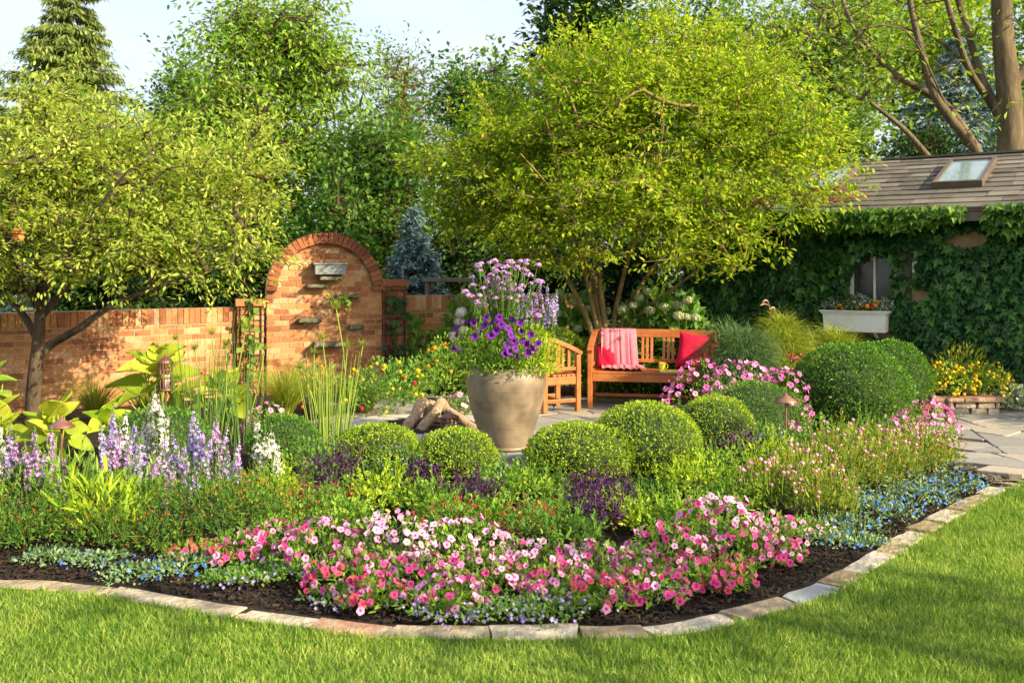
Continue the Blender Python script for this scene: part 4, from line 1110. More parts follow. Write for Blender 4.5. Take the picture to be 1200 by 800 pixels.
mg = on(bench, (.10, -.06, .440)); mugt = thing('mug', 'yellow mug standing on the bench seat', 'mug', mg)
mb = MB(); lathe(mb, mg, [(0, .003), (.036, .003), (.040, .012), (.043, .10), (.039, .10), (.036, .014), (0, .012)], 20); mb.build('cup', M['yellow_glaze'], mugt)
mb = MB(); tube(mb, [mg + [.041 + .026 * math.sin(a), 0, .055 + .03 * math.cos(a)] for a in np.linspace(.15, 3.0, 9)], .006, 6); mb.build('handle', M['yellow_glaze'], mugt)
bk = on(bench, (.20, -.13, .440)); bo = thing('magazine', 'pale yellow magazine lying beside the yellow mug', 'magazine', bk)
mb = MB(); box(mb, bk + [0, 0, .005], (.26, .19, .008), BRZ + .15); mb.build('pages', M['paper'], bo)
mb = MB(); box(mb, bk + [-.004, .01, .0108], (.262, .194, .0022), BRZ + .15); mb.build('cover', M['book'], bo)

# fire pit ring, logs, lantern
FC = np.array([XatY(500, 10.28), 10.28, 0.0]); fr_o, fr_i, fz = .86, .52, .10
fp = thing('fire_pit', 'low round stone fire pit beside the big pot', 'fire pit', FC)
fr = np.random.default_rng(61)
mb = MB(); cuts = np.sort(np.linspace(0, 6.283, 13)[:-1] + fr.uniform(-.08, .08, 12))
for a, b in zip(cuts, np.append(cuts[1:], cuts[0] + 6.283)):
    th = np.linspace(a + .008, b - .008, 7); z1 = fz + fr.uniform(-.004, .004); ro = fr_o + fr.uniform(-.02, .02)
    v = [FC + [ra * math.cos(q), ra * math.sin(q), z] for q in th for (ra, z) in ((fr_i, fz - .06), (fr_i, z1 - .006), (fr_i + .008, z1), (ro - .01, z1), (ro, z1 - .008), (ro, fz - .06))]
    fs = [(i * 6 + j, i * 6 + (j + 1) % 6, (i + 1) * 6 + (j + 1) % 6, (i + 1) * 6 + j) for i in range(6) for j in range(6)] + [(5, 4, 3, 2, 1, 0), tuple(36 + q for q in range(6))]
    mb.poly(v, fs)
mb.build('coping', M['coping'], fp)
mb = MB(); lathe(mb, FC, [(fr_o - .06, 0), (fr_o - .06, fz - .062)], 40); lathe(mb, FC, [(fr_i + .03, fz - .062), (fr_i + .03, .0)], 40); mb.build('ring_wall', M['bluestone'], fp)
mb = MB(); th = np.linspace(0, 6.283, 33)[:-1]; mb.poly([FC + [(fr_i + .028) * math.cos(q), (fr_i + .028) * math.sin(q), .10] for q in th], [tuple(range(32))]); mb.build('ash_bed', M['soil'], fp)
def log(label, p, q, rad):
    p = np.asarray(p, float); q = np.asarray(q, float); t = thing('log', label, 'log', p, 'logs laid in the fire pit')
    n = 6; P_ = [p + (q - p) * i / n + fr.normal(size=3) * .006 for i in range(n + 1)]
    mb = MB(); tube(mb, P_, rad * fr.uniform(.92, 1.06, n + 1), 10, cap=False); mb.build('bark', M['log'], t)
    mb = MB(); d = nrm(q - p); a = nrm(np.cross(d, [0, 0, 1.0])); b = np.cross(d, a)
    for c, s in ((P_[0], 1), (P_[-1], -1)): mb.poly([c + rad * .99 * (math.cos(k) * a + math.sin(k) * b) for k in np.linspace(0, 6.283, 11)[:-1]], [tuple(range(10))])
    mb.build('cut_end', M['log_end'], t)
def at(px, py, Y): return W(px, py, Y)
log('long leaning log at the left of the fire pit', at(474, 505, 9.98), at(496, 471, 10.35), .058)
log('pale log leaning in the middle of the fire pit', at(491, 507, 9.95), at(519, 471, 10.35), .056)
log('short log propped behind the lantern', at(500, 495, 10.35), at(507, 470, 10.5), .062)
log('pale topped log standing right behind the lantern', at(532, 503, 10.2), at(518, 472, 10.45), .055)
log('greyish log sloping down to the right of the lantern', at(524, 480, 10.1), at(562, 507, 9.95), .048)
log('dark thin log lying across the pit floor', at(470, 506, 10.2), at(535, 505, 10.25), .045)

def lantern(label, c, w, h, post=0.):
    c = np.asarray(c, float); t = thing('lantern', label, 'lantern', c, 'lanterns in the garden')
    z0 = c + [0, 0, post]
    if post:
        mb = MB(); tube(mb, [c, z0], .012, 8); mb.build('post', M['bronze'], t)
    mb = MB(); lathe(mb, z0, [(0, 0), (w * .52, 0), (w * .52, .02), (w * .46, .03)], 16); mb.build('base', M['bronze'], t)
    mb = MB()
    for i in range(12):
        a = 6.283 * i / 12; tube(mb, [z0 + [w * .46 * math.cos(a), w * .46 * math.sin(a), .025], z0 + [w * .46 * math.cos(a), w * .46 * math.sin(a), h * .8]], .006, 5)
    for zz in (h * .4, h * .62): lathe(mb, z0, [(w * .47, zz - .006), (w * .485, zz), (w * .47, zz + .006)], 20)
    mb.build('cage', M['bronze'], t)
    mb = MB(); lathe(mb, z0, [(w * .5, h * .79), (w * .52, h * .82), (w * .36, h * .90), (w * .10, h * .98), (w * .07, h * 1.05), (0, h * 1.08)], 16); mb.build('cap', M['bronze'], t)
    mb = MB(); lathe(mb, z0, [(0, .03), (w * .26, .03), (w * .26, h * .45), (0, h * .45)], 14); mb.build('candle', M['paper'], t)
    return t
lantern('round metal lantern standing on the fire pit edge', W(527, 507, 9.72) * [1, 1, 0] + [0, 0, fz + .002], .185, .20)
lantern('bronze caged lantern with pointed cap among the gold leaves at left', [XatY(194, 10.2), 10.2, .04], .15, .36, .42)

# big pot on its bluestone slab
PC = np.array([XatY(593, 9.22), 9.22, 0.])
t = thing('plinth', 'flat blue grey stone slab under the big pot', 'stone slab', PC); t.name = 'stone_slab'
mb = MB(); box(mb, PC + [.06, -.02, .025], (.72, .70, .05), R(12)); mb.build('slab', M['bluestone'], t, bevel=.012)
PB = .053
pot = thing('flower_pot', 'large tan glazed clay pot standing by the fire pit', 'pot', PC + [0, 0, PB])
pm, N_, L_ = new_mat('clay')
po = N_.new('ShaderNodeOutputMaterial'); pp = N_.new('ShaderNodeBsdfPrincipled'); tc = N_.new('ShaderNodeTexCoord'); mp1 = N_.new('ShaderNodeMapping'); mp1.inputs['Scale'].default_value = (1.2, 1.2, 22)
n1 = N_.new('ShaderNodeTexNoise'); n1.inputs['Scale'].default_value = 3; n1.inputs['Detail'].default_value = 6
n2 = N_.new('ShaderNodeTexNoise'); n2.inputs['Scale'].default_value = 5; n2.inputs['Detail'].default_value = 5
L_.new(tc.outputs['Object'], mp1.inputs[0]); L_.new(mp1.outputs[0], n1.inputs['Vector']); L_.new(tc.outputs['Object'], n2.inputs['Vector'])
mxf = N_.new('ShaderNodeMix'); mxf.inputs[0].default_value = .85; L_.new(n1.outputs['Fac'], mxf.inputs[2]); L_.new(n2.outputs['Fac'], mxf.inputs[3])
rp = ramp(N_, [(.12, .092, .062), (.21, .16, .108), (.30, .235, .16)], [.35, .5, .65]); L_.new(mxf.outputs[0], rp.inputs[0]); L_.new(rp.outputs[0], pp.inputs['Base Color'])
bp = N_.new('ShaderNodeBump'); bp.inputs['Strength'].default_value = .15; bp.inputs['Distance'].default_value = .01; L_.new(n1.outputs['Fac'], bp.inputs['Height']); L_.new(bp.outputs[0], pp.inputs['Normal'])
pp.inputs['Roughness'].default_value = .5; L_.new(pp.outputs[0], po.inputs[0])
pr_ = spline([(.20, .0), (.215, .03), (.225, .06), (.262, .17), (.318, .34), (.358, .50), (.372, .61), (.362, .69), (.335, .735), (.325, .75)], 5)
mb = MB(); lathe(mb, PC + [0, 0, PB], [(0, .001), (.19, .001)] + [tuple(q) for q in pr_] + [(.310, .755), (.295, .745), (.30, .66)], 56); mb.build('body', pm, pot)
mb = MB(); lathe(mb, PC + [0, 0, PB], [(.205, .001), (.236, .006), (.240, .026), (.226, .036)], 48); mb.build('foot_ring', pm, pot)
mb = MB(); th = np.linspace(0, 6.283, 41)[:-1]; mb.poly([PC + [.305 * math.cos(q), .305 * math.sin(q), PB + .70] for q in th], [tuple(range(40))]); mb.build('soil', M['soil'], pot)

# mushroom path lights
def path_light(label, px, Y, ztop, w):
    x = XatY(px, Y); t = thing('path_light', label, 'path light', (x, Y, .03), 'bronze path lights in the beds')
    mb = MB(); tube(mb, [(x, Y, .0), (x, Y, ztop - .03)], .009, 8); mb.build('post', M['bronze'], t)
    mb = MB(); lathe(mb, (x, Y, 0), [(0, ztop), (w * .05, ztop - .004), (w * .10, ztop - .02), (w * .34, ztop - .05), (w * .5, ztop - .075), (w * .5, ztop - .083), (w * .30, ztop - .06), (0, ztop - .045)], 24); mb.build('cap', M['bronze'], t)
path_light('bronze mushroom path light between the clipped balls at right', 921, 8.6, ZatY(460, 8.6), .20)
path_light('wine brown mushroom path light among the hostas at left', 72, 7.7, ZatY(488, 7.7), .20)

# raised stone planter at the end of the path, with two small posts before it
YP = 11.45
rx0, rx1 = XatY(1086, YP), XatY(1172, YP)
pl = thing('raised_planter', 'low dry stone raised planter of yellow flowers at the cottage corner', 'planter', ((rx0 + rx1) / 2, YP + .4, .06))
mb = MB(); q = np.random.default_rng(71)
for k in range(2):
    x = rx0
    while x < rx1 - .05:
        w = q.uniform(.16, .34); b = min(x + w, rx1); inst(mb, T_CHIP, [((x + b) / 2, YP + .07 + q.uniform(-.008, .008), .07 + .075 * k)], [[0, 1, 0]], [[0, 0, 1]], b - x - .01, .16, .07); x += w
    y = YP + .16
    while y < YP + .95:
        w = q.uniform(.2, .34); inst(mb, T_CHIP, [(rx1 - .07 + q.uniform(-.008, .008), y + w / 2, .07 + .075 * k)], [[0, 1, 0]], [[0, 0, 1]], .16, w - .01, .07); y += w
mb.build('stone_courses', M['kerb'], pl)
mb = MB(); box(mb, ((rx0 + rx1) / 2, YP + .085, .10), (rx1 - rx0 - .03, .11, .15)); box(mb, (rx1 - .085, YP + .58, .10), (.11, .76, .149)); mb.build('mortar_core', M['joint'], pl)
mb = MB()
for a, b in ((rx0 - .02, (rx0 + rx1) / 2 - .004), ((rx0 + rx1) / 2 + .004, rx1 + .03)): box(mb, ((a + b) / 2, YP + .08, .205), (b - a, .24, .045))
box(mb, (rx1 - .08, YP + .58, .205), (.22, .75, .045)); mb.build('cap_stones', M['kerb_red'], pl, bevel=.008)
mb = MB(); box(mb, ((rx0 + rx1) / 2 - .06, YP + .62, .12), (rx1 - rx0 - .2, .9, .14)); mb.build('soil', M['soil'], pl)
for px, zt, lab in ((1093, 462, 'left small wooden marker post before the raised planter'), (1112, 466, 'right small wooden marker post before the raised planter')):
    x = XatY(px, 10.9); t = thing('marker_post', lab, 'post', (x, 10.9, .05), 'posts before the planter'); h = ZatY(zt, 10.9)
    mb = MB(); tube(mb, [(x, 10.9, .03), (x, 10.9, h - .05)], .038, 10); mb.build('shaft', M['grey_wood'], t)
    mb = MB(); lathe(mb, (x, 10.9, h - .05), [(.038, 0), (.045, .005), (.045, .03), (.02, .05), (0, .052)], 12); mb.build('cap', M['bronze'], t)

# bird feeder hanging in the left tree
hx = W(21, 276, 9.6); t = thing('bird_feeder', 'small orange bird feeder hanging in the left tree', 'bird feeder', hx)
mb = MB(); lathe(mb, hx, [(0, -.055), (.05, -.05), (.055, -.02), (.05, .02)], 14); mb.build('tray', M['terracotta'], t)
mb = MB(); lathe(mb, hx, [(.075, .02), (.07, .03), (.03, .065), (0, .07)], 14); mb.build('roof', M['terracotta'], t)
mb = MB(); tube(mb, [hx + [0, 0, .065], hx + [0.01, 0, .42]], .003, 5); mb.build('wire', M['dark_metal'], t)

# beyond the walls: table, slim pole, house
x, Y = XatY(528, 16.0), 16.0; t = thing('garden_table', 'dark weathered table seen above the right brick wall', 'table', (x, Y, 0)); zt = ZatY(328, Y)
mb = MB(); box(mb, (x, Y, zt), (.85, .5, .06)); mb.build('table_top', M['grey_wood'], t, bevel=.006)
for sx in (-.36, .36):
    for sy in (-.2, .2):
        mb = MB(); bar(mb, (x + sx, Y + sy, -.02), (x + sx, Y + sy, zt - .032), .06, .06, (0, 1, 0)); mb.build('leg', M['grey_wood'], t)
x, Y = XatY(472, 15.2), 15.2; t = thing('slim_pole', 'slim grey pole rising behind the brick pier', 'pole', (x, Y, 0))
mb = MB(); tube(mb, [(x, Y, -.02), (x, Y, ZatY(314, Y))], .016, 8); mb.build('shaft', M['zinc'], t)
mb = MB(); lathe(mb, (x, Y, ZatY(314, Y)), [(.022, -.01), (.024, .01), (0, .035)], 10); mb.build('finial', M['zinc'], t)
x, Y = XatY(30, 22.5), 22.5; t = thing('house', 'blue grey house glimpsed behind the left tree', 'house', (x, Y, 0))
mb = MB(); box(mb, (x, Y, 1.15), (4.4, 3.0, 2.4)); mb.build('wall', M['blue_paint'], t)
mb = MB(); v = [(x - 2.4, Y - 1.7, 2.33), (x + 2.4, Y - 1.7, 2.33), (x + 2.4, Y + 1.7, 2.33), (x - 2.4, Y + 1.7, 2.33), (x - 2.4, Y, 3.3), (x + 2.4, Y, 3.3)]
mb.poly(v, [(0, 1, 5, 4), (2, 3, 4, 5), (0, 4, 3), (1, 2, 5), (3, 2, 1, 0)]); mb.build('roof', M['shingle'], t)
for dx in (-1.1, .9):
    mb = MB(); box(mb, (x + dx, Y - 1.5, 1.35), (.8, .06, 1.0)); w = mb.build('window', M['white_paint'], t)
    mb = MB(); box(mb, (x + dx, Y - 1.535, 1.35), (.66, .02, .86)); mb.build('pane', glass, w)

# ------------------------------------------------------------------ plants
def _arch(nseg, w, rise, bend):
    vs, fs = [], []
    for i in range(nseg + 1):
        t = i / nseg; ww = w * (1 - t ** 1.6) + .02; y = math.sin(t * rise) / rise; z = -bend * t ** 2
        vs += [(-ww / 2, y, z), (ww / 2, y, z)]
    for i in range(nseg): fs.append((2 * i, 2 * i + 1, 2 * i + 3, 2 * i + 2))
    return T(vs, fs)
T_ARCH = _arch(5, 1.0, 1.2, .55)
T_RUSH = _arch(3, 1.0, .5, .10)

def quat_z(d):
    return Vector(d).to_track_quat('Z', 'Y')

def dome(r, n, c, rx, h, zc=.35, shell=.35, zmin=-.25, lump=.12, ry=None):
    """points and outward directions of a bushy dome standing at c (on the ground), h high"""
    d = rdir(n * 2, r); d = d[d[:, 2] > zmin][:n]
    q = r.uniform(size=(len(d), 1)) ** shell * (1 + lump * vnoise(d, 2.7, int(r.integers(1e6)))[:, None])
    ry = ry or rx
    ctr = np.array([c[0], c[1], c[2] + h * zc])
    return ctr + d * q * np.array([rx, ry, h * (1 - zc)]), d

def petunia_mesh(name, seed, pm, tm, r0=.34):
    """ruffled trumpet flower; the last two of five shapes are half open and folded"""
    r = np.random.default_rng(seed); n = 15; kind = seed % 10; cup = (.0, .12, .05, .55, .25)[kind]; wid = (1, 1, .94, .62, .9)[kind]; fold = (0, 0, .25, 0, .6)[kind]; fa = r.uniform(0, 6.28)
    v = [(0, 0, -.42)]
    for i in range(n):
        a = 6.283 * i / n; v.append((r0 * .8 * math.cos(a), r0 * .8 * math.sin(a), -.14))
    for i in range(n):
        a = 6.283 * i / n; v.append((.68 * wid * math.cos(a), .68 * wid * math.sin(a), .02 + cup * .5 + r.uniform(-.03, .03)))
    for i in range(n):
        a = 6.283 * i / n; rr = (.84 if i % 3 == 0 else 1.0) * r.uniform(.93, 1.07) * wid; v.append((rr * math.cos(a), rr * math.sin(a), cup + r.uniform(-.12, .12) - .10 + fold * max(0, math.cos(a - fa)) ** 2))
    mb = MB()
    mb.poly(v[:n + 1], [(0, 1 + i, 1 + (i + 1) % n) for i in range(n)], 1, True)
    mb.poly(v[1:], [(i, n + i, n + (i + 1) % n, (i + 1) % n) for i in range(n)] + [(n + i, 2 * n + i, 2 * n + (i + 1) % n, n + (i + 1) % n) for i in range(n)], 0, True)
    mb.poly([(.26 * math.cos(6.283 * i / 5), .26 * math.sin(6.283 * i / 5), -.12) for i in range(5)] + [(0, 0, -1.1)], [((i + 1) % 5, i, 5) for i in range(5)], 0, True)
    return mb.mesh(name, [M[pm], M[tm]])
PET = {}
for key, pm, tm in (('pink', 'pink_petal', 'hot_petal'), ('hot', 'hot_petal', 'throat'), ('coral', 'coral_petal', 'throat'), ('pale', 'pale_petal', 'pink_petal'), ('magenta', 'magenta_petal', 'throat'), ('violet', 'violet_petal', 'throat_dark'), ('red', 'red_petal', 'throat_dark'), ('dusk', 'dusk_petal', 'throat_pale')):
    PET[key] = [petunia_mesh('blossom_' + key, 10 * len(PET) + s, pm, tm) for s in range(5)]

prng = np.random.default_rng(900)
def mound(name, label, cat, px, Y, ytop, hw, leaf, group=None, n=500, tmpl=None, lw=.016, ll=.036, up=.45, zc=.30, shell=.35, z0=.035, stems=16, flowers=None, lump=.12, ry=None, h=None, zmin=-.2, shoots=0, sh=.10):
    """a leafy plant. flowers: (template, petal material, count, size, part name)"""
    r = np.random.default_rng(int(prng.integers(1e9)))
    x = XatY(px, Y); rx = hw * Y / FPX; h = h or ZatY(ytop, Y) - z0
    c = np.array([x, Y, z0]); t = thing(name, label, cat, c, group)
    P, d = dome(r, n, c, rx, h, zc, shell, zmin=zmin, lump=lump, ry=ry)
    P[:, 2] = np.maximum(P[:, 2], z0 + .01)
    mb = MB(); sc_ = r.uniform(.65, 1.3, len(P))
    inst(mb, tmpl or T_LEAF, P, d * .7 + [0, 0, up] + r.normal(size=P.shape) * .5, d * .5 + [0, 0, .8] + r.normal(size=P.shape) * .4, lw * sc_, ll * sc_)
    if shoots:                                         # young shoots standing out of the dome
        Q, qd = dome(r, shoots, c, rx * .97, h * .97, zc, .06, zmin=.0, lump=lump, ry=ry); k = 11
        ax = nrm(qd * .55 + [0, 0, .9] + r.normal(size=Q.shape) * .22); tt = np.tile(np.linspace(0, 1, k), (len(Q), 1)); Ls = sh * r.uniform(.5, 1.35, (len(Q), 1))
        S = Q[:, None] + ax[:, None] * (tt * Ls)[..., None]; sd = rdir(S.shape[0] * k, r).reshape(S.shape); dd = (sd * .8 + ax[:, None] * (.25 + tt[..., None] * .9)).reshape(-1, 3); z_ = (1.05 - .55 * tt).ravel() * r.uniform(.7, 1.2, len(Q) * k)
        inst(mb, tmpl or T_LEAF, S.reshape(-1, 3), dd, [0, 0, 1.] + r.normal(size=dd.shape) * .35, lw * z_, ll * z_)
        segs(mb, Q, Q + ax * Ls, .0022, .0012, 3)
    mb.build('foliage', M[leaf], t)
    if stems:
        mb = MB(); k = r.integers(0, len(P), stems); b = c + np.column_stack([r.normal(size=(stems, 2)) * rx * .15, np.zeros(stems)])
        mid = (b + P[k]) / 2 + [0, 0, .03]; segs(mb, np.vstack([b, mid]), np.vstack([mid, P[k]]), .004, .0025, 4); mb.build('stems', M['stem'], t)
    for fl in (flowers or []):
        tm, pm, nf, sz, pn = fl[:5]; lift = fl[5] if len(fl) > 5 else 1.03; fz = fl[6] if len(fl) > 6 else .1
        Q, fd = dome(r, nf, c, rx * lift, h * lift, zc, .10, zmin=fz, lump=lump, ry=ry and ry * lift)
        Q = Q + r.normal(size=Q.shape) * .012; mb = MB(); s_ = sz * r.uniform(.7, 1.2, len(Q))
        look = fd + r.normal(size=Q.shape) * .35 + [0, -.35, .35]
        if tm is T_STAR5 or tm is T_STAR4 or tm is T_BALL:
            inst(mb, tm, Q, np.cross(look, rdir(len(Q), r)), look, s_, s_, s_)
        else:
            inst(mb, tm, Q, look, rdir(len(Q), r), s_ * .35, s_, s_ * .35)
        mb.build(pn, M[pm], t)
    return t, c, rx, h, r

def add_blossoms(t, c, rx, h, r, kinds, n, size=(.026, .036), zc=.30, lift=1.04, zmin=.0, ymax=.75, face=(0, -.55, .30)):
    """petunia flowers, each an object of its own"""
    P, d = dome(r, int(n * 1.6), c, rx * lift, h * lift, zc, .08, zmin=zmin, lump=.08)
    g = d[:, 1] < ymax; P, d = P[g][:n], d[g][:n]
    for p, q in zip(P, d):
        k = kinds[int(r.integers(len(kinds)))]; f = nrm(q * .9 + np.array(face) + r.normal(size=3) * .48)
        put('blossom', PET[k][int(r.choice(5, p=[.28, .26, .22, .10, .14]))], t, np.asarray(p) - np.array(t.location) + f * .012, quat_z(f), r.uniform(*size))

# ---- clipped box balls
def box_ball(label, px, Y, ytop, hw, leaf='box_leaf', n=5200, dens=1.0, rz=None, z0=.03, ry=None, group='clipped box balls', tmpl=T_RHOMB, name='box_ball', lwid=.0125, llen=.024, pw=2.0, cat='box bush'):
    r = np.random.default_rng(int(prng.integers(1e9)))
    x = XatY(px, Y); rx = hw * Y / FPX; h = ZatY(ytop, Y) - z0; rzv = min(h * .62, rx * .95) if rz is None else rz; ry = ry or rx
    c = np.array([x, Y, z0]); t = thing(name, label, cat, c, group)
    zc = h - rzv
    n = int(n * 1.3); d = rdir(n * 2, r); d = d[d[:, 2] > -.75][:n]
    def sup(d):
        if pw == 2.0: return d
        k = (np.abs(d) ** pw).sum(-1, keepdims=True) ** (-1 / pw); return d * k
    s = 1 + .042 * vnoise(d, 3.0, int(r.integers(1e6))) + .030 * vnoise(d, 8.0, int(r.integers(1e6))) + .05 * (r.uniform(size=len(d)) > .985)
    gap = vnoise(d, 6.5, int(r.integers(1e6))) > .95; q = s * (1 - .11 * r.uniform(size=len(d)) ** 1.8); d, q = d[~gap], q[~gap]
    P = sup(d) * q[:, None] * np.array([rx, ry, rzv]) + [x, Y, z0 + zc]
    P[:, 2] = np.maximum(P[:, 2], z0 + .01)
    mb = MB(); sc_ = r.uniform(.7, 1.3, len(P))
    inst(mb, tmpl, P, d * .85 + [0, 0, .35] + r.normal(size=P.shape) * .55, d * .3 + r.normal(size=P.shape), lwid * sc_, llen * sc_)
    mb.build('foliage', M[leaf], t)
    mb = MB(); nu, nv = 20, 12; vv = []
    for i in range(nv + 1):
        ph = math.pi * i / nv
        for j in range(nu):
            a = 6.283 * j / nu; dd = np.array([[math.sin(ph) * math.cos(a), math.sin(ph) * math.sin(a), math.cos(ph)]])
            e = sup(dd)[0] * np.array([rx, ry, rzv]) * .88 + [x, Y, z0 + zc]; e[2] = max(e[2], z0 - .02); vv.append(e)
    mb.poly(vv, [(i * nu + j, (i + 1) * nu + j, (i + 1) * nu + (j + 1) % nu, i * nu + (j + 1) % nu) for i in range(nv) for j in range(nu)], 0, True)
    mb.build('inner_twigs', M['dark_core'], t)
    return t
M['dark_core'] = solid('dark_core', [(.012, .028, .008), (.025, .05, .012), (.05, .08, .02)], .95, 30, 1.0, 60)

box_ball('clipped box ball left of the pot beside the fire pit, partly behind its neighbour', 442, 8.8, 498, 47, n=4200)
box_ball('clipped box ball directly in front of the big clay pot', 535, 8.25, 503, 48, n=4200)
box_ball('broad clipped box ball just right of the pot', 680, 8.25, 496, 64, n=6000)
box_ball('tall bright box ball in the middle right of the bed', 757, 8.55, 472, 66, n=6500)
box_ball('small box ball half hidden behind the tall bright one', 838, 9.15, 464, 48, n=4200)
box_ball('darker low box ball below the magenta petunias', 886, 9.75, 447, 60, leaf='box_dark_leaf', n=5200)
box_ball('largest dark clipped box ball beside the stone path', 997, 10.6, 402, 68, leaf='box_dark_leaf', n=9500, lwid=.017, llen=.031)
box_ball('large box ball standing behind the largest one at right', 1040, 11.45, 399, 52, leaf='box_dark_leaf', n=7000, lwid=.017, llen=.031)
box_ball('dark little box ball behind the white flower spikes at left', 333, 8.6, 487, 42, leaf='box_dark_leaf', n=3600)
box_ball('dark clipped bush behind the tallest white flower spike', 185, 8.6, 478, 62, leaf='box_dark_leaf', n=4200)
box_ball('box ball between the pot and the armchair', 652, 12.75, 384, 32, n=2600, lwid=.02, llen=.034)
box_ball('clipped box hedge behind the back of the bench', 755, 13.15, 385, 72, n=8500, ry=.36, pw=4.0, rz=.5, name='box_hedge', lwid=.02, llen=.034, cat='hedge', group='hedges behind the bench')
# shrubs in the shade
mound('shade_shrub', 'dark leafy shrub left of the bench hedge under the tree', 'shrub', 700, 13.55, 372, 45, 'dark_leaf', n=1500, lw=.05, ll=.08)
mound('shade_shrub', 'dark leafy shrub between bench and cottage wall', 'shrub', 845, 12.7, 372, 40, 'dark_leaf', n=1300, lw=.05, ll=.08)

# ---- hydrangeas behind the bench
def head_mesh(name, pm, seed):
    r = np.random.default_rng(seed); d = rdir(150, r); d = d[d[:, 2] > -.7]; mb = MB()
    P = d * np.array([1, 1, .82]) * r.uniform(.86, 1.05, (len(d), 1)); inst(mb, T_STAR4, P, np.cross(d, rdir(len(d), r)), d, .36, .36, .36); inst(mb, T_BALL, [[0, 0, 0]], [[0, 1, 0]], [[0, 0, 1]], 1.6, 1.6, 1.4)
    return mb.mesh(name, [M[pm]])
HEAD = {k: [head_mesh('head_' + k, k, s) for s in range(2)] for k in ('cream_petal', 'white_petal')}
def hydrangea(label, px, Y, ytop, hw, heads, kind='cream_petal', size=.072):
    t, c, rx, h, r = mound('hydrangea', label, 'hydrangea', px, Y, ytop, hw, 'mid_leaf', 'hydrangeas behind the bench', n=420, tmpl=T_BIG, lw=.11, ll=.16, stems=14)
    st = MB()
    for hx, hy in heads:
        p = W(hx, hy, Y - .35 + r.uniform(-.1, .1)); put('flower_head', HEAD[kind][int(r.integers(2))], t, p - np.array(t.location), quat_z(nrm(np.array([0, -.4, 1]) + r.normal(size=3) * .2)), size * r.uniform(.85, 1.15))
        tube(st, [c + [0, 0, .05], (c + p) / 2 + [0, 0, .1], p], .006, 5)
    st.build('stems', M['stem'], t)
hydrangea('hydrangea with cream heads left of the tree stems behind the pot flowers', 668, 13.6, 345, 42, [(656, 343), (654, 367), (675, 354), (688, 363), (677, 385), (692, 381)])
hydrangea('hydrangea with lime cream heads right of the tree stems above the bench', 758, 13.2, 338, 40, [(749, 349), (742, 358), (761, 364), (758, 341), (730, 362)])
hydrangea('hydrangea with greenish white heads above the red cushion', 800, 12.95, 345, 32, [(778, 360), (793, 358), (795, 370), (806, 352), (814, 372), (804, 371)])
hydrangea('hydrangea with tall pale heads left of the pot against the brick wall', 541, 13.6, 352, 26, [(540, 366), (538, 377), (543, 386), (532, 394)], 'white_petal', .075)

# ---- grasses
def grass_mop(name, label, px, Y, ytop, hw, leaf, n=1900, group='ornamental grasses', ln=.23, plumes=0):
    """a fine leaved grass grown into a rounded mop"""
    r = np.random.default_rng(int(prng.integers(1e9))); x = XatY(px, Y); rx = hw * Y / FPX; h = ZatY(ytop, Y) - .04; c = np.array([x, Y, .04]); t = thing(name, label, 'ornamental grass', c, group)
    P, d = dome(r, n, c, rx * .86, h * .90, .45, .22, zmin=-.6, lump=.16); mb = MB(); L_ = ln * r.uniform(.6, 1.3, len(P)); o = d * [1, 1, 0]
    inst(mb, T_ARCH, P - d * .08, d * .9 + [0, 0, .55] + r.normal(size=P.shape) * .35, -d * [1, 1, 0] + [0, 0, .9] + r.normal(size=P.shape) * .35, .0085 * r.uniform(.7, 1.3, len(P)), L_, L_ * 1.5)
    k = 300; a = r.uniform(0, 6.283, k); o = np.column_stack([np.cos(a), np.sin(a), np.zeros(k)]); inst(mb, T_ARCH, c + o * rx * .1, o * .5 + [0, 0, 1], -o, .007, h * r.uniform(.5, .85, k), h * .45)
    mb.build('blades', M[leaf], t)
    if plumes:
        pm_ = MB()
        for i in range(plumes):
            q = c + [r.uniform(-.6, .2) * rx, r.uniform(-.3, .3) * rx, h * r.uniform(.85, .98)]; tip = q + [r.uniform(-.12, .02), 0, r.uniform(.05, .10)]; tube(pm_, spline([q - [0, 0, .2], q, tip, tip + [-.06, -.02, -.02]], 3), [.002] * 5 + [.006, .010, .012, .010, .003], 5)
        pm_.build('plumes', M['plume'], t)
    return t

def grass_clump(name, label, px, Y, ytop, hw, leaf, n=700, wid=.007, group='ornamental grasses', z0=.04, arch=.9, plumes=0, h=None, tm=None, cat='ornamental grass'):
    r = np.random.default_rng(int(prng.integers(1e9)))
    x = XatY(px, Y); rx = hw * Y / FPX; h = h or ZatY(ytop, Y) - z0; c = np.array([x, Y, z0]); t = thing(name, label, cat, c, group)
    a = r.uniform(0, 6.283, n); o = np.column_stack([np.cos(a), np.sin(a), np.zeros(n)]); lean = r.uniform(.05, 1, n) ** .7
    d = o * lean[:, None] * arch * rx / h + [0, 0, 1]; b = c + o * r.uniform(0, .16, (n, 1)) * rx
    L_ = np.sqrt(h * h + (lean * rx) ** 2) * r.uniform(.75, 1.1, n)
    mb = MB(); inst(mb, tm or T_ARCH, b, d, -o + r.normal(size=(n, 3)) * .25, wid * r.uniform(.7, 1.3, n), L_, L_ * (.35 + .85 * lean)); mb.build('blades', M[leaf], t)
    if plumes:
        pm_ = MB()
        for i in range(plumes):
            q = o[i] * .5 * rx + [0, 0, h * 1.02]; tip = c + q + [r.normal() * .05, 0, r.uniform(0, .05)]
            tube(pm_, spline([c + q * .5, c + q * .9, tip, tip + nrm(o[i] + [0, 0, .2]) * .10], 3), [.003] * 6 + [.012, .014, .012, .004], 5)
        pm_.build('plumes', M['plume'], t)
    return t
M['plume'] = solid('plume', [(.30, .16, .12), (.50, .34, .26)], .9, 20)
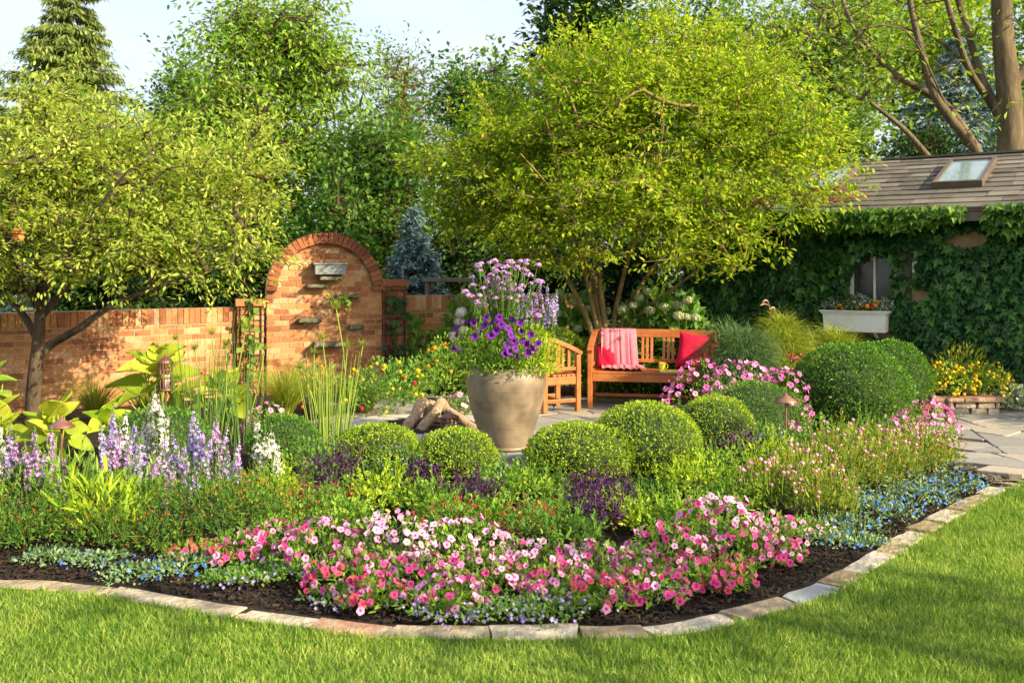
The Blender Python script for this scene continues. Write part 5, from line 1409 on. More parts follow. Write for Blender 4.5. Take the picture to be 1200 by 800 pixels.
M['teal_grass'] = leaf_mat('teal_grass', [(.05, .12, .04), (.10, .20, .075), (.20, .30, .14)], trans=.3)
grass_mop('fountain_grass', 'blue green fountain grass above the magenta petunias', 866, 11.2, 370, 56, 'teal_grass', n=5200)
grass_mop('fountain_grass', 'yellow green fountain grass with tan plumes behind the blue green one', 916, 11.9, 358, 44, 'grass_gold_leaf', n=4600, plumes=3)
grass_mop('fountain_grass', 'bright grass clump below the window box', 982, 12.0, 372, 36, 'grass_gold_leaf', n=3200)
grass_mop('fountain_grass', 'grass clump low in front of the ivy between window box and bench', 955, 12.4, 378, 28, 'grass_leaf', n=1000)
grass_clump('fountain_grass', 'soft green grass in front of the arch fountain', 425, 11.6, 425, 48, 'grass_leaf', n=1100)
grass_clump('fountain_grass', 'fine yellowish grass against the long brick wall', 112, 10.9, 418, 36, 'grass_gold_leaf', n=500, wid=.005)
grass_clump('fountain_grass', 'wispy tan grass rising in front of the long wall', 170, 11.2, 395, 42, 'grass_gold_leaf', n=330, wid=.004)
grass_clump('fountain_grass', 'wispy light grass below the left pier of the arch', 335, 11.3, 402, 42, 'grass_gold_leaf', n=800, wid=.005)

def rush(label, px, Y, ytop, hw, n, leaf='grass_leaf', group='upright rushes'):
    r = np.random.default_rng(int(prng.integers(1e9))); x = XatY(px, Y); rx = hw * Y / FPX; h = ZatY(ytop, Y)
    t = thing('rush', label, 'rush', (x, Y, .04), group); a = r.uniform(0, 6.283, n); o = np.column_stack([np.cos(a), np.sin(a), np.zeros(n)]); q = r.uniform(0, 1, (n, 1)) ** .6
    b = np.array([x, Y, .03]) + o * q * rx * .55; d = o * q * .22 * r.uniform(.3, 1.4, (n, 1)) + [0, 0, 1]; mb = MB(); hh = h * r.uniform(.55, 1.05, n)
    tip = b + nrm(d) * hh[:, None]; segs(mb, b, tip, .005, .0018, 4); mb.build('stems', M[leaf + '_stem'], t); return t, tip, r
M['grass_leaf_stem'] = solid('rush_stem', [(.045, .12, .02), (.10, .19, .035)], .5, 8)
M['lime_leaf_stem'] = solid('papyrus_stem', [(.17, .28, .03), (.26, .36, .05)], .5, 8)
rush('dense clump of dark upright rushes before the gold hostas', 238, 9.3, 372, 46, 46)
rush('thin upright rushes leaning right before the left wall pier', 285, 9.5, 395, 28, 22)
rush('light green rushes at the left edge of the fire pit', 385, 9.2, 420, 40, 46, 'lime_leaf')
def papyrus(label, stalks, Y):
    r = np.random.default_rng(int(prng.integers(1e9))); x = XatY(np.mean([s[0] for s in stalks]), Y); t = thing('papyrus', label, 'papyrus', (x, Y, .04), 'papyrus clumps by the fire pit'); st = MB()
    for px, py, s in stalks:
        tip = W(px, py, Y + r.uniform(-.2, .2)); b = np.array([x + (tip[0] - x) * .5, tip[1], .03]); tube(st, spline([b, (b + tip) / 2 + [r.normal() * .03, 0, 0], tip], 3), .006, 5)
        n = 70; d = rdir(n, r); d[:, 2] = np.abs(d[:, 2]) * .9 + .05; mb = MB(); inst(mb, T_ARCH, np.broadcast_to(tip, (n, 3)), d + [0, 0, .25], -d + [0, 0, .6], .005, s * r.uniform(.7, 1.2, n), s * .5); mb.build('frond_head', M['grass_gold_leaf'], t)
    st.build('stems', M['lime_leaf_stem'], t)
papyrus('tall papyrus with mop heads in front of the arch', [(394, 362, .20), (378, 398, .16), (407, 408, .17), (352, 432, .18), (368, 415, .15), (425, 405, .13)], 9.9)
papyrus('papyrus with wide heads above the long wall left of the arch', [(248, 392, .16), (228, 410, .17), (265, 405, .15), (205, 398, .14), (288, 385, .15), (310, 410, .14)], 9.9)

# ---- big leaved plants at left
def hosta(label, px, Y, ytop, hw, n, size, leaf='gold_leaf', group='gold hostas at the left wall', name='hosta', cat='hosta'):
    r = np.random.default_rng(int(prng.integers(1e9))); x = XatY(px, Y); rx = hw * Y / FPX; h = ZatY(ytop, Y); c = np.array([x, Y, .04]); t = thing(name, label, cat, c, group); st = MB()
    fo = MB()
    for i in range(n):
        a = 2.4 * i + r.uniform(-.3, .3); q = (i + .6) / n; o = np.array([math.cos(a), math.sin(a), 0]); p = c + o * rx * .62 * q ** .7 + [0, 0, h * (.80 - .50 * q) * r.uniform(.85, 1.1)]
        s = size * r.uniform(.75, 1.2); d = o * .75 + [0, 0, 1.15 - 1.5 * q] + r.normal(size=3) * .22; inst(fo, T_BIG2, [p - nrm(d) * s * .25], [d], [np.array([0, 0, .9]) - o * .9 + [.15, -.55, 0] + r.normal(size=3) * .25], s * .74, s, s * .9, smooth=True)
        segs(st, [c + o * .02], [p], .012, .007, 5)
    fo.build('leaves', M[leaf], t); st.build('stalks', M['lime_leaf_stem'], t); return t
def _bigleaf():
    vs, fs = [], []; ny, nx = 12, 13
    for i in range(ny + 1):
        t = i / ny; w = .10 if i == 0 else .5 * math.sin(math.pi * t ** .62) + (.0 if i == ny else .03)
        bz = .05 * math.sin(t * 3.1) - .32 * t * t
        for k in range(nx):
            u = -1 + 2 * k / (nx - 1); vs.append((u * w, t - .10 * (1 - t) * abs(u), bz + .12 * abs(u) ** 1.5 * (1 - .4 * t) + .016 * math.cos(u * 18.85) * min(1, 4 * t) + .012 * math.sin(t * 29 + u * 5) + .03 * u * math.sin(t * 7)))
    for i in range(ny):
        for j in range(nx - 1): k = i * nx + j; fs.append((k, k + 1, k + nx + 1, k + nx))
    return T(vs, fs)
T_BIG2 = _bigleaf()
hosta('big gold leaved plant against the long wall beside the lantern', 185, 10.4, 398, 62, 20, .31)
hosta('gold leaved plant right of the lantern below the rushes', 262, 10.5, 425, 42, 14, .25)
hosta('gold hosta clump behind the bronze path light', 65, 8.3, 462, 48, 16, .24)
hosta('gold hosta at the left picture edge', 0, 8.7, 468, 38, 13, .22)
hosta('lime hosta between tree trunk and lantern', 128, 9.0, 470, 40, 12, .20, 'lime_leaf')
hosta('green broad leaf plant at the left edge by the trunk', -8, 9.6, 405, 30, 8, .22, 'bed_leaf', 'broad leaf plants', 'broad_leaf_plant', 'plant')

# ---- angelonia, white and lavender spikes
def spike_mesh(name, pm, seed, ln):
    r = np.random.default_rng(seed); mb = MB(); tube(mb, [(0, 0, -.16), (0, 0, ln)], [.004, .002], 5, mat=1)
    n = int(ln * 330); z = r.uniform(0, 1, n) ** 1.1; a = r.uniform(0, 6.283, n); rr = .024 * (1 - z * .6); o = np.column_stack([np.cos(a), np.sin(a), np.zeros(n)])
    P = o * rr[:, None] + np.column_stack([np.zeros((n, 2)), z * ln * .93]); sz = .028 * (1 - .55 * z) * r.uniform(.8, 1.2, n); inst(mb, T_STAR5, P, np.cross(o, [0, 0, 1.]) + r.normal(size=(n, 3)) * .4, o + [0, 0, .25] + r.normal(size=(n, 3)) * .25, sz, sz, sz, mat=0)
    n = 26; z = r.uniform(-.16, .02, n); a = r.uniform(0, 6.283, n); o = np.column_stack([np.cos(a), np.sin(a), np.full(n, .7)]); inst(mb, T_LONG, np.column_stack([np.zeros((n, 2)), z]), o, [0, 0, 1.], .009, .05, mat=1)
    tipn = 9; a = r.uniform(0, 6.283, tipn); inst(mb, T_BALL, np.column_stack([.004 * np.cos(a), .004 * np.sin(a), r.uniform(ln * .92, ln * 1.06, tipn)]), [0, 1., 0], [0, 0, 1.], .007, .007, .008, mat=1)
    return mb.mesh(name, [M[pm], M['stem']])
SPK = {k: [spike_mesh('spike_' + k, k, 40 + s, ln) for s, ln in enumerate((.15, .20, .25))] for k in ('white_petal', 'lavender_petal', 'mauve_petal', 'lilac_petal')}
def angelonia(label, px, Y, spikes, kinds, ytop_leaf, hw, tall=None):
    t, c, rx, h, r = mound('angelonia', label, 'angelonia', px, Y, ytop_leaf, hw, 'bed_leaf', 'flower spikes at left', n=520, tmpl=T_LONG, lw=.012, ll=.055, up=.9, stems=10)
    for sx, sy in list(spikes) + [(a + r.uniform(-11, 11), b + r.uniform(4, 28)) for a, b in spikes if r.uniform() < .75] + [(a + r.uniform(-16, 16), min(b + r.uniform(22, 55), 572)) for a, b in spikes if r.uniform() < .5]:
        k = kinds[int(r.integers(len(kinds)))]; me = SPK[k][int(r.integers(3))]; p = W(sx, sy, Y + r.uniform(-.12, .12)); ln = max(v.co.z for v in me.vertices); s = r.uniform(.85, 1.15); s *= 1.38; p[2] += .035 - ln * s
        d = nrm(np.array([(p[0] - c[0]) * .35, r.normal() * .05, 1.]) + r.normal(size=3) * .05); put('flower_spike', me, t, p - np.array(t.location), quat_z(d), s)
    st = MB()
    for sx, sy in spikes:
        p = W(sx, sy, Y); q = p - [0, 0, .33]; q[2] = max(q[2], .1); segs(st, [[c[0] + (p[0] - c[0]) * .6, c[1], .04]], [q], .005, .004, 4)
    st.build('stalks', M['stem'], t)
angelonia('lavender angelonia spikes left of the wine brown path light', 35, 7.2, [(13, 500), (17, 512), (38, 505), (35, 520), (42, 516), (54, 505), (58, 512), (47, 535), (28, 530), (66, 530)], ['lavender_petal', 'mauve_petal'], 545, 40)
angelonia('white angelonia spikes cut by the left picture edge', 0, 7.3, [(3, 498), (-4, 512), (7, 520), (-14, 500), (2, 540)], ['white_petal'], 545, 26)
angelonia('white angelonia spikes right of the path light', 122, 7.4, [(122, 502), (128, 488), (119, 520), (146, 485), (140, 500), (152, 510), (128, 528), (137, 540)], ['white_petal', 'white_petal', 'mauve_petal'], 550, 34)
angelonia('tallest white angelonia spike cluster below the lantern', 176, 7.7, [(183, 455), (177, 470), (187, 472), (170, 490), (180, 492), (165, 500), (187, 500), (175, 508), (192, 488)], ['white_petal'], 545, 30)
angelonia('lavender angelonia spikes between the white clusters', 155, 7.1, [(133, 478), (136, 490), (152, 505), (158, 498), (160, 520), (172, 520), (175, 535), (178, 550), (147, 530), (200, 545)], ['lavender_petal', 'mauve_petal', 'lilac_petal'], 560, 34)
angelonia('dense lavender angelonia in the middle of the spikes', 210, 7.2, [(208, 505), (192, 512), (216, 522), (205, 535), (225, 480), (231, 505), (228, 520), (215, 540), (200, 530), (238, 512), (197, 560), (229, 540)], ['lavender_petal', 'lilac_petal', 'lilac_petal'], 560, 38)
angelonia('mauve angelonia spikes at the right of the lavender group', 262, 7.3, [(253, 487), (264, 500), (240, 508), (247, 518), (277, 512), (256, 525), (262, 535), (243, 540), (276, 530), (268, 552)], ['mauve_petal', 'lavender_petal'], 555, 36)
angelonia('white angelonia spikes before the dark box ball at left', 312, 7.4, [(301, 490), (312, 505), (318, 500), (300, 538), (308, 520), (324, 525), (329, 540)], ['white_petal'], 555, 32)
o = M['lilac_petal']

# ---- leafy and small flowered plants of the bed
def cuphea(label, px, Y, ytop, hw, n=760, leaf='cuphea_leaf'):
    mound('cuphea', label, 'cuphea', px, Y, ytop - 4, hw * .92, leaf, 'orange flowered cupheas', n=n, lw=.011, ll=.028, lump=.42, shoots=34, sh=.13, flowers=[(T_LEAF, 'ember_petal', 90, .020, 'blossoms', 1.08)])
cuphea('orange flecked cuphea at the far left below the lavender spikes', 18, 6.5, 581, 60)
cuphea('orange flecked cuphea at the left edge above the mulch', 20, 6.0, 604, 55)
cuphea('orange flecked cuphea right of the pale lily leaves', 178, 6.45, 574, 58)
cuphea('low orange flecked cuphea below the lily leaves', 120, 6.05, 598, 52)
cuphea('orange flecked cuphea below the middle lavender spikes', 240, 6.5, 548, 58)
cuphea('orange flecked cuphea above the first coral petunias', 262, 6.1, 568, 52)
cuphea('airy cuphea below the right white spikes', 305, 6.5, 571, 48, 520, 'bed_leaf')
cuphea('orange flecked cuphea between the lily leaves and the far left', 62, 6.2, 596, 50)
cuphea('low cuphea just above the mulch at the left edge', -30, 5.9, 590, 50)
cuphea('low cuphea above the blue daze at left', 185, 5.95, 611, 50)
cuphea('cuphea between coral petunias and lavender spikes', 300, 6.25, 563, 46)
cuphea('cuphea behind the first mixed petunias', 345, 6.3, 594, 44, 620, 'bed_leaf')
cuphea('rust orange cuphea among the pink globe flowers', 1000, 7.3, 528, 50, 620, 'olive_leaf')
cuphea('orange cuphea left of the blue edging flowers', 1042, 7.5, 532, 42, 560, 'olive_leaf')
cuphea('orange cuphea below the right pink petunias', 1078, 8.0, 514, 40, 480, 'olive_leaf')
for lab, px, Y, yt, hw in (('pale strap leaved lily clump among the cupheas', 118, 6.25, 556, 42), ('second lily clump rising behind the cupheas', 82, 6.7, 540, 40), ('narrow lily shoots beside the dense lavender spikes', 155, 6.6, 555, 40)):
    mound('lily_plant', lab, 'lily plant', px, Y, yt, hw, 'lime_leaf' if Y < 6.3 else 'bed_leaf', 'lily leaves', n=240, tmpl=T_LONG, lw=.015, ll=.10, up=.6, stems=10, lump=.3, shoots=12, sh=.14)
L5 = dict(n=520, lw=.020, ll=.042, lump=.34, shoots=24, sh=.13)
for lab, px, Y, yt, hw, lf in (('yellow lime plant below the right white spikes', 335, 7.2, 552, 34, 'lime_leaf'), ('lime green salvia below the left box ball', 442, 6.9, 552, 44, 'lime_leaf'), ('green plant beneath the box ball before the pot', 505, 6.9, 568, 40, 'bed_leaf'),
        ('lime plant between the two middle box balls', 610, 7.1, 552, 42, 'salvia_leaf'), ('green plant low under the broad box ball', 652, 6.6, 592, 38, 'bed_leaf'), ('lime plant rising beside the tall bright box ball', 812, 7.4, 540, 44, 'lime_leaf'),
        ('large lime plant right of the tall bright box ball', 845, 7.7, 525, 42, 'salvia_leaf'), ('low lime plant above the middle petunias', 742, 6.5, 592, 40, 'lime_leaf'), ('lime plant above the light pink petunias', 565, 6.4, 590, 38, 'salvia_leaf'),
        ('green plant behind the light pink petunias at left', 405, 6.4, 584, 40, 'bed_leaf'), ('green plant at the foot of the rushes', 372, 8.0, 518, 36, 'mid_leaf'), ('green plant left of the pink globe flowers', 868, 6.9, 560, 40, 'bed_leaf'), ('lime plant at the foot of the right path light', 905, 8.0, 515, 38, 'lime_leaf'),
        ('lime plant filling the gap left of the dark plum plant', 522, 6.5, 582, 36, 'salvia_leaf'), ('green plant behind the hot pink petunias in the middle', 668, 6.1, 608, 40, 'mid_leaf'), ('green plant under the lime ones in the middle right', 785, 6.5, 588, 40, 'bed_leaf'), ('green plant left of the tallest light petunias', 808, 6.3, 590, 38, 'salvia_leaf'),
        ('dark green plant between the purple plant and lime salvia', 430, 7.4, 545, 34, 'cuphea_leaf'), ('dark green plant in the shade of the broad ball', 640, 7.4, 562, 36, 'cuphea_leaf'), ('dark green plant in the shade of the tall ball', 760, 7.4, 566, 40, 'cuphea_leaf'), ('green filler in front of the largest box ball', 960, 8.8, 496, 42, 'mid_leaf'), ('green filler left of the path petunias', 1020, 9.0, 492, 42, 'mid_leaf'), ('green filler at the foot of the dark low ball', 880, 8.9, 500, 40, 'mid_leaf')):
    mound('lime_plant' if lf in ('lime_leaf', 'salvia_leaf') else 'leafy_plant', lab, 'bedding plant', px, Y, yt, hw, lf, 'leafy bedding plants', **L5)
def purple(label, px, Y, yt, hw, leaf='plum_leaf', pm='violet_petal', nf=120):
    mound('purple_plant', label, 'bedding plant', px, Y, yt, hw, leaf, 'dark purple bedding plants', n=420, lw=.018, ll=.036, flowers=[(T_STAR5, pm, nf, .020, 'blossoms', 1.12)], lump=.3, shoots=30, sh=.13)
purple('dark purple plant right of the rushes', 396, 7.2, 528, 38)
purple('dark purple plant between the left box balls', 490, 7.2, 540, 26)
purple('dark plum plant below the ball before the pot', 548, 6.75, 562, 40)
purple('deep purple plant in front of the broad box ball', 702, 6.85, 560, 44)
purple('plum plant low in front of the deep purple one', 700, 6.4, 588, 30)
purple('violet flowered plant under the right path light', 868, 8.3, 508, 38, 'plum_leaf')
purple('violet blue plant left of the globe flowers', 905, 8.6, 502, 32, 'mid_leaf', 'lilac_petal')
purple('bluish plant between the two left box balls', 468, 7.3, 532, 34, 'mid_leaf', 'lilac_petal', 70)
purple('bluish flowered plant in front of the pot slab', 590, 7.5, 545, 36, 'mid_leaf', 'lilac_petal', 70)
def redsalvia(label, px, Y, yt, hw):
    mound('red_salvia', label, 'salvia', px, Y, yt, hw, 'mid_leaf', 'red salvias', n=380, lw=.018, ll=.036, shoots=22, sh=.10, flowers=[(T_LEAF, 'red_petal', 150, .030, 'blossoms', 1.15)])
redsalvia('dark red salvia behind the left pink petunias', 372, 6.6, 572, 40)
redsalvia('dark red flowers above the light pink petunias', 528, 6.2, 592, 38)
redsalvia('dark red flowers in the middle behind the petunias', 618, 6.1, 594, 34)
def gomphrena(label, px, Y, yt, hw, n=54):
    t, c, rx, h, r = mound('globe_amaranth', label, 'globe amaranth', px, Y, yt, hw, 'olive_leaf', 'pink globe flowers', n=620, tmpl=T_LONG, lw=.010, ll=.050, up=.9, shoots=46, sh=.14, lump=.25, flowers=[(T_LEAF, 'orange_petal', 110, .022, 'orange_blossoms', 1.06)])
    P, d = dome(r, n, c, rx * 1.05, h * 1.02, .3, .15, zmin=.1); P = P + [0, 0, .07]; mb = MB(); s = r.uniform(.020, .030, len(P)); inst(mb, T_BALL, P, [0, 1., 0], [0, 0, 1.], s, s, s, smooth=True); mb.build('blossoms', M['dusk_petal'], t)
    mb = MB(); segs(mb, P - [0, 0, .13] - d * .03, P, .0025, .002, 3); mb.build('stems', M['lime_leaf_stem'], t)
gomphrena('pink globe amaranth right of the middle lime plants', 905, 6.9, 545, 44)
gomphrena('pink globe amaranth above the right end of the petunias', 945, 7.1, 528, 46)
gomphrena('pink globe amaranth in front of the largest box ball', 985, 7.6, 502, 46)
gomphrena('pink globe amaranth near the blue edging flowers', 1030, 7.8, 505, 44)
gomphrena('pink globe amaranth by the stone path', 1085, 8.3, 502, 40)
gomphrena('low pink globe amaranth behind the right petunias', 965, 6.7, 560, 40, 26)

# ---- front petunias: every flower an object
def petunia(label, px, Y, yt, hw, kinds, n, group='petunias along the mulch edge', size=(.0165, .0255), z0=.015, name='petunia', leaf='bed_leaf', zmin=-.05):
    t, c, rx, h, r = mound(name, label, 'petunia', px, Y, yt + 8, hw, leaf, group, n=380, lw=.016, ll=.038, z0=z0, stems=10, shoots=12, sh=.07)
    add_blossoms(t, c, rx, h, r, kinds, min(96, int(n * (1.6 if size[0] < .0225 else 1.15))), size, zmin=zmin)
    return t
for a in ((' few coral petunias at the left end of the pink mass', 232, 5.85, 630, 40, ['coral', 'hot', 'coral'], 18),
          ('mixed pink petunias next to the coral ones at left', 318, 5.85, 607, 50, ['pink', 'hot', 'pink'], 36),
          ('light and hot pink petunias above the lowest left ones', 372, 5.55, 604, 56, ['pink', 'pink', 'hot'], 52),
          ('hot pink petunias lowest at the left of the mass', 410, 5.25, 645, 56, ['hot', 'hot', 'coral', 'pink'], 46),
          ('pale and light pink petunias left of the middle', 458, 5.6, 598, 56, ['pink', 'pale', 'pink', 'pale'], 54),
          ('hot pink petunias in the lower middle left', 490, 5.25, 648, 56, ['hot', 'pink', 'pink'], 48),
          ('broad light pink petunias at the top of the middle', 545, 5.6, 604, 58, ['pink', 'pink', 'pale'], 56),
          ('light pink petunias low in the middle', 568, 5.2, 645, 54, ['pink', 'hot', 'pink'], 42),
          ('petunias mixed hot and light pink in the middle', 625, 5.35, 630, 54, ['pink', 'hot', 'pink', 'pale'], 44),
          ('hot pink petunias lowest in the middle', 660, 5.1, 662, 50, ['hot', 'hot', 'pink'], 34),
          ('light pink petunias right of the middle', 698, 5.4, 632, 52, ['pink', 'pale', 'hot'], 44),
          ('hot pink petunias below the right light ones', 745, 5.35, 642, 54, ['hot', 'pink', 'pink'], 46),
          ('light pink petunias climbing up at the right', 780, 5.6, 610, 50, ['pink', 'pink', 'hot'], 44),
          ('red pink petunias lowest at the right end', 812, 5.3, 650, 44, ['hot', 'coral', 'hot'], 32),
          ('tallest light pink petunias at the right', 842, 5.9, 574, 52, ['pink', 'pale', 'pink', 'hot'], 56),
          ('hot pink petunias under the tallest light ones', 868, 5.7, 612, 46, ['hot', 'pink', 'hot'], 36),
          ('light pink petunias near the right end of the mass', 905, 6.05, 596, 44, ['pink', 'pale', 'hot'], 38),
          ('pale petunias ending the mass beside the blue flowers', 948, 6.35, 604, 32, ['pale', 'pale', 'pink'], 24),
          ('hot pink petunias trailing to the mulch at the lower left', 440, 5.02, 672, 46, ['hot', 'coral', 'pink'], 34), ('mixed petunias trailing to the mulch left of the middle', 528, 4.98, 672, 46, ['hot', 'pink', 'pink'], 34), ('mixed petunias trailing to the mulch right of the middle', 705, 5.02, 668, 46, ['hot', 'pink', 'coral'], 34),
          ('hot pink petunias trailing to the mulch near the right end', 762, 5.08, 662, 44, ['hot', 'hot', 'pink'], 34), ('single hot pink petunias lowest at the right on the mulch', 850, 5.3, 655, 36, ['hot', 'coral'], 20), ('coral and pink petunias linking the first few to the mass', 282, 5.72, 622, 42, ['coral', 'hot', 'pink'], 26), ('light petunias lowest below the right end', 905, 5.75, 625, 38, ['pink', 'hot', 'pale'], 30)):
    petunia(a[0].strip(), *a[1:])
G2 = 'petunias by bench and path'
petunia('magenta petunias in front of the right end of the bench', 822, 10.35, 414, 44, ['magenta', 'magenta', 'pink'], 82, G2, (.024, .034))
petunia('magenta petunias in the middle below the blue green grass', 868, 10.35, 415, 46, ['magenta', 'magenta', 'pink'], 82, G2, (.024, .034))
petunia('pinkish magenta petunias nearest the dark box ball', 912, 10.1, 426, 38, ['magenta', 'pink', 'magenta'], 70, G2, (.024, .034))
petunia('pinkish magenta petunias hanging between the dark ball and the path light', 928, 9.5, 462, 24, ['magenta', 'pink'], 40, G2, (.023, .032))
petunia('red petunias below the yellow green fountain grass', 936, 10.9, 402, 24, ['coral', 'red', 'hot'], 22, G2, (.026, .035))
petunia('pink petunias spilling onto the path beside the largest box ball', 1086, 9.75, 464, 36, ['magenta', 'hot', 'pink'], 82, G2, (.022, .031))
petunia('low pink petunias left of the path edge', 1058, 9.5, 482, 26, ['magenta', 'pink'], 30, G2, (.022, .031))
petunia('pink petunias between pot and lantern at the fire pit', 541, 11.0, 452, 16, ['pink', 'dusk'], 14, G2, (.032, .045))
petunia('small pink petunias on the stone edge below the left pier', 312, 10.0, 468, 28, ['pink', 'pale'], 26, G2, (.026, .036))

# ---- lilac scaevola and blue evolvulus along the edge
def scaevola(label, px, Y, yt, hw, nf=70):
    mound('fan_flower', label, 'fan flower', px, Y, yt, hw, 'mid_leaf', 'lilac fan flowers on the mulch edge', n=300, lw=.014, ll=.030, flowers=[(T_STAR5, 'lilac_petal', nf, .024, 'blossoms', 1.04, -.1)], stems=8)
for a in (('small lilac fan flower spilling toward the stones at left', 262, 5.38, 678, 30, 40), ('lilac fan flower under the first pink petunias', 310, 5.65, 645, 34, 50), ('lilac fan flower below the hot pink petunias at left middle', 492, 4.98, 692, 42, 70),
          ('lilac fan flower nearest the stones in the middle', 580, 4.86, 706, 44, 70), ('lilac fan flower below the middle petunias', 650, 4.95, 692, 44, 70), ('lilac fan flower trailing beside the mulch at right middle', 700, 5.0, 692, 38, 50),
          ('lilac fan flower between the right hot pink petunias', 770, 5.15, 668, 34, 40), ('lilac fan flower spreading nearest the stones at left middle', 530, 4.86, 706, 46, 80), ('lilac fan flower spreading nearest the stones at right middle', 640, 4.82, 710, 46, 80), ('lilac fan flower on the mulch below the coral petunias', 298, 5.4, 668, 38, 60), ('lilac fan flower low on the mulch left of the petunia mass', 395, 5.08, 694, 40, 60), ('pale lilac fan flower among the left lower petunias', 345, 5.45, 660, 36, 50)):
    scaevola(*a)
def evolvulus(label, px, Y, yt, hw, nf=30):
    mound('blue_daze', label, 'blue daze', px, Y, yt, hw, 'daze_leaf', 'silver leaved blue flowers on the bed edge', n=340, lump=.3, lw=.013, ll=.026, flowers=[(T_STAR5, 'blue_petal', nf, .026, 'blossoms', 1.04, .0)], stems=8)
for a in (('silver blue daze at the far left on the mulch', 58, 5.72, 645, 36, 16), ('silver blue daze below the lily leaves', 118, 5.7, 650, 34, 18), ('silver blue daze with bright blue flowers left of centre edge', 155, 5.45, 664, 40, 26), ('silver blue daze under the coral petunias', 208, 5.5, 655, 44, 26),
          ('silver leaved blue daze beside the last pale petunias', 972, 6.12, 625, 40, 22), ('blue daze on the curve right of the petunias', 1000, 6.35, 604, 42, 46), ('blue daze third from the path end', 1040, 6.68, 584, 44, 60), ('blue daze second from the path end', 1082, 7.05, 568, 44, 75), ('deep blue daze at the end by the stone path', 1122, 7.45, 551, 40, 80),
          ('blue daze behind the others on the curve', 1020, 6.95, 575, 42, 40), ('blue daze behind the others nearer the path', 1066, 7.4, 558, 40, 50), ('low silver blue daze close to the stones on the curve', 1012, 6.1, 630, 30, 24)):
    evolvulus(*a)

# ---- plants by the fountain, right wall and cottage
mound('lantana', 'yellow flowered lantana left of the fire pit', 'lantana', 452, 11.3, 420, 52, 'mid_leaf', 'yellow flowers near the fire pit', n=1200, lw=.022, ll=.05, flowers=[(T_BALL, 'yellow_petal', 34, .05, 'blossoms', 1.02, -.3), (T_BALL, 'red_petal', 6, .045, 'red_blossoms', 1.02, -.2)])
mound('lantana', 'yellow flowered plant between fire pit and right wall', 'lantana', 520, 12.2, 395, 40, 'bed_leaf', 'yellow flowers near the fire pit', n=1100, lw=.022, ll=.055, flowers=[(T_BALL, 'orange_petal', 16, .05, 'blossoms', 1.02, -.2)])
mound('lantana', 'orange flowered plant at the foot of the arch', 'lantana', 372, 11.9, 428, 40, 'grass_leaf', 'yellow flowers near the fire pit', n=900, tmpl=T_LONG, lw=.014, ll=.08, flowers=[(T_BALL, 'orange_petal', 34, .04, 'blossoms', 1.02, -.3)])
mound('leafy_plant', 'leafy plant at the foot of the dark brick pier', 'bedding plant', 478, 12.9, 420, 34, 'mid_leaf', 'leafy bedding plants', n=700, lw=.03, ll=.06)
def wall_vine(name, label, org, u, nv, shape, n, leaf, tmpl, size, seed, stems=10, cat='climbing plant', thick=.08, group=None):
    """leaves hugging a wall; shape(a, z) tells where"""
    r = np.random.default_rng(seed); org, u, nv = (np.asarray(q, float) for q in (org, u, nv)); t = thing(name, label, cat, org, group); a, z = shape(r, n)
    k = len(a); P = org + u * a[:, None] + np.column_stack([np.zeros((k, 2)), z]) + nv * (r.uniform(.012, thick, k) * (1 + .8 * np.abs(vnoise(np.column_stack([a, z, z * 0]), 2.2, seed))))[:, None]
    d = np.column_stack([np.zeros((k, 2)), -np.ones(k)]) * .8 + u * r.normal(size=(k, 1)) * .7 + nv * r.uniform(0, .7, (k, 1)); nn = nv * 1.0 + r.normal(size=(k, 3)) * .55 + [0, 0, .35]
    s = size * r.uniform(.45, 1.4, k) * (1 + .2 * vnoise(np.column_stack([a, z, z * 0]), 1.3, seed + 3)); mb = MB(); inst(mb, tmpl, P, d, nn, s, s); mb.build('leaves', M[leaf], t)
    mb = MB()
    for i in range(stems):
        j = int(r.integers(k)); b = org + u * (a[j] + r.normal() * .2) + nv * .02; tube(mb, spline([b + [0, 0, .02], b + (P[j] - b) * .5 + u * r.normal() * .08, P[j] - nv * .01], 4), .007, 5)
    mb.build('stems', M['twig'], t); return t
wdir = nrm(np.array([wr1[0] - wr0[0], wr1[1] - wr0[1], 0.])); wnv = np.array([wdir[1], -wdir[0], 0])
def vs_(r, n): 
    c = r.choice(4, n, p=[.4, .2, .2, .2]); a = np.array([.12, .36, .62, .20])[c] + r.normal(size=n) * np.array([.06, .05, .05, .10])[c]; return a, r.uniform(.05, [1.12, .85, .6, .5], (n, 4))[np.arange(n), c]
wall_vine('climbing_vine', 'bright climbing vine on the brick wall beside the dark pier', [wr0[0], wr0[1], 0.], wdir, wnv, vs_, 420, 'bed_leaf', T_IVY, .10, 71, thick=.10)
def sprig(r, n):
    return r.normal(size=n) * .10, .0 + r.normal(size=n) * .06
wall_vine('ledge_plant', 'small plant growing from the arched fountain wall', onarch(396, 350, .15), au, an, sprig, 40, 'bed_leaf', T_RHOMB, .06, 72, 3, 'plant', .06)
def sprig2(r, n):
    return r.normal(size=n) * .07, r.uniform(.3, 1.35, n)
wall_vine('climbing_vine', 'thin dark vine on the trellis of the right pier', AR + au * .17 + an * .06, au, an, sprig2, 70, 'dark_leaf', T_RHOMB, .09, 73, 4)
wall_vine('climbing_vine', 'thin vine on the trellis of the left pier', AL - au * .17 + an * .06, au, an, sprig2, 50, 'mid_leaf', T_RHOMB, .08, 74, 4)

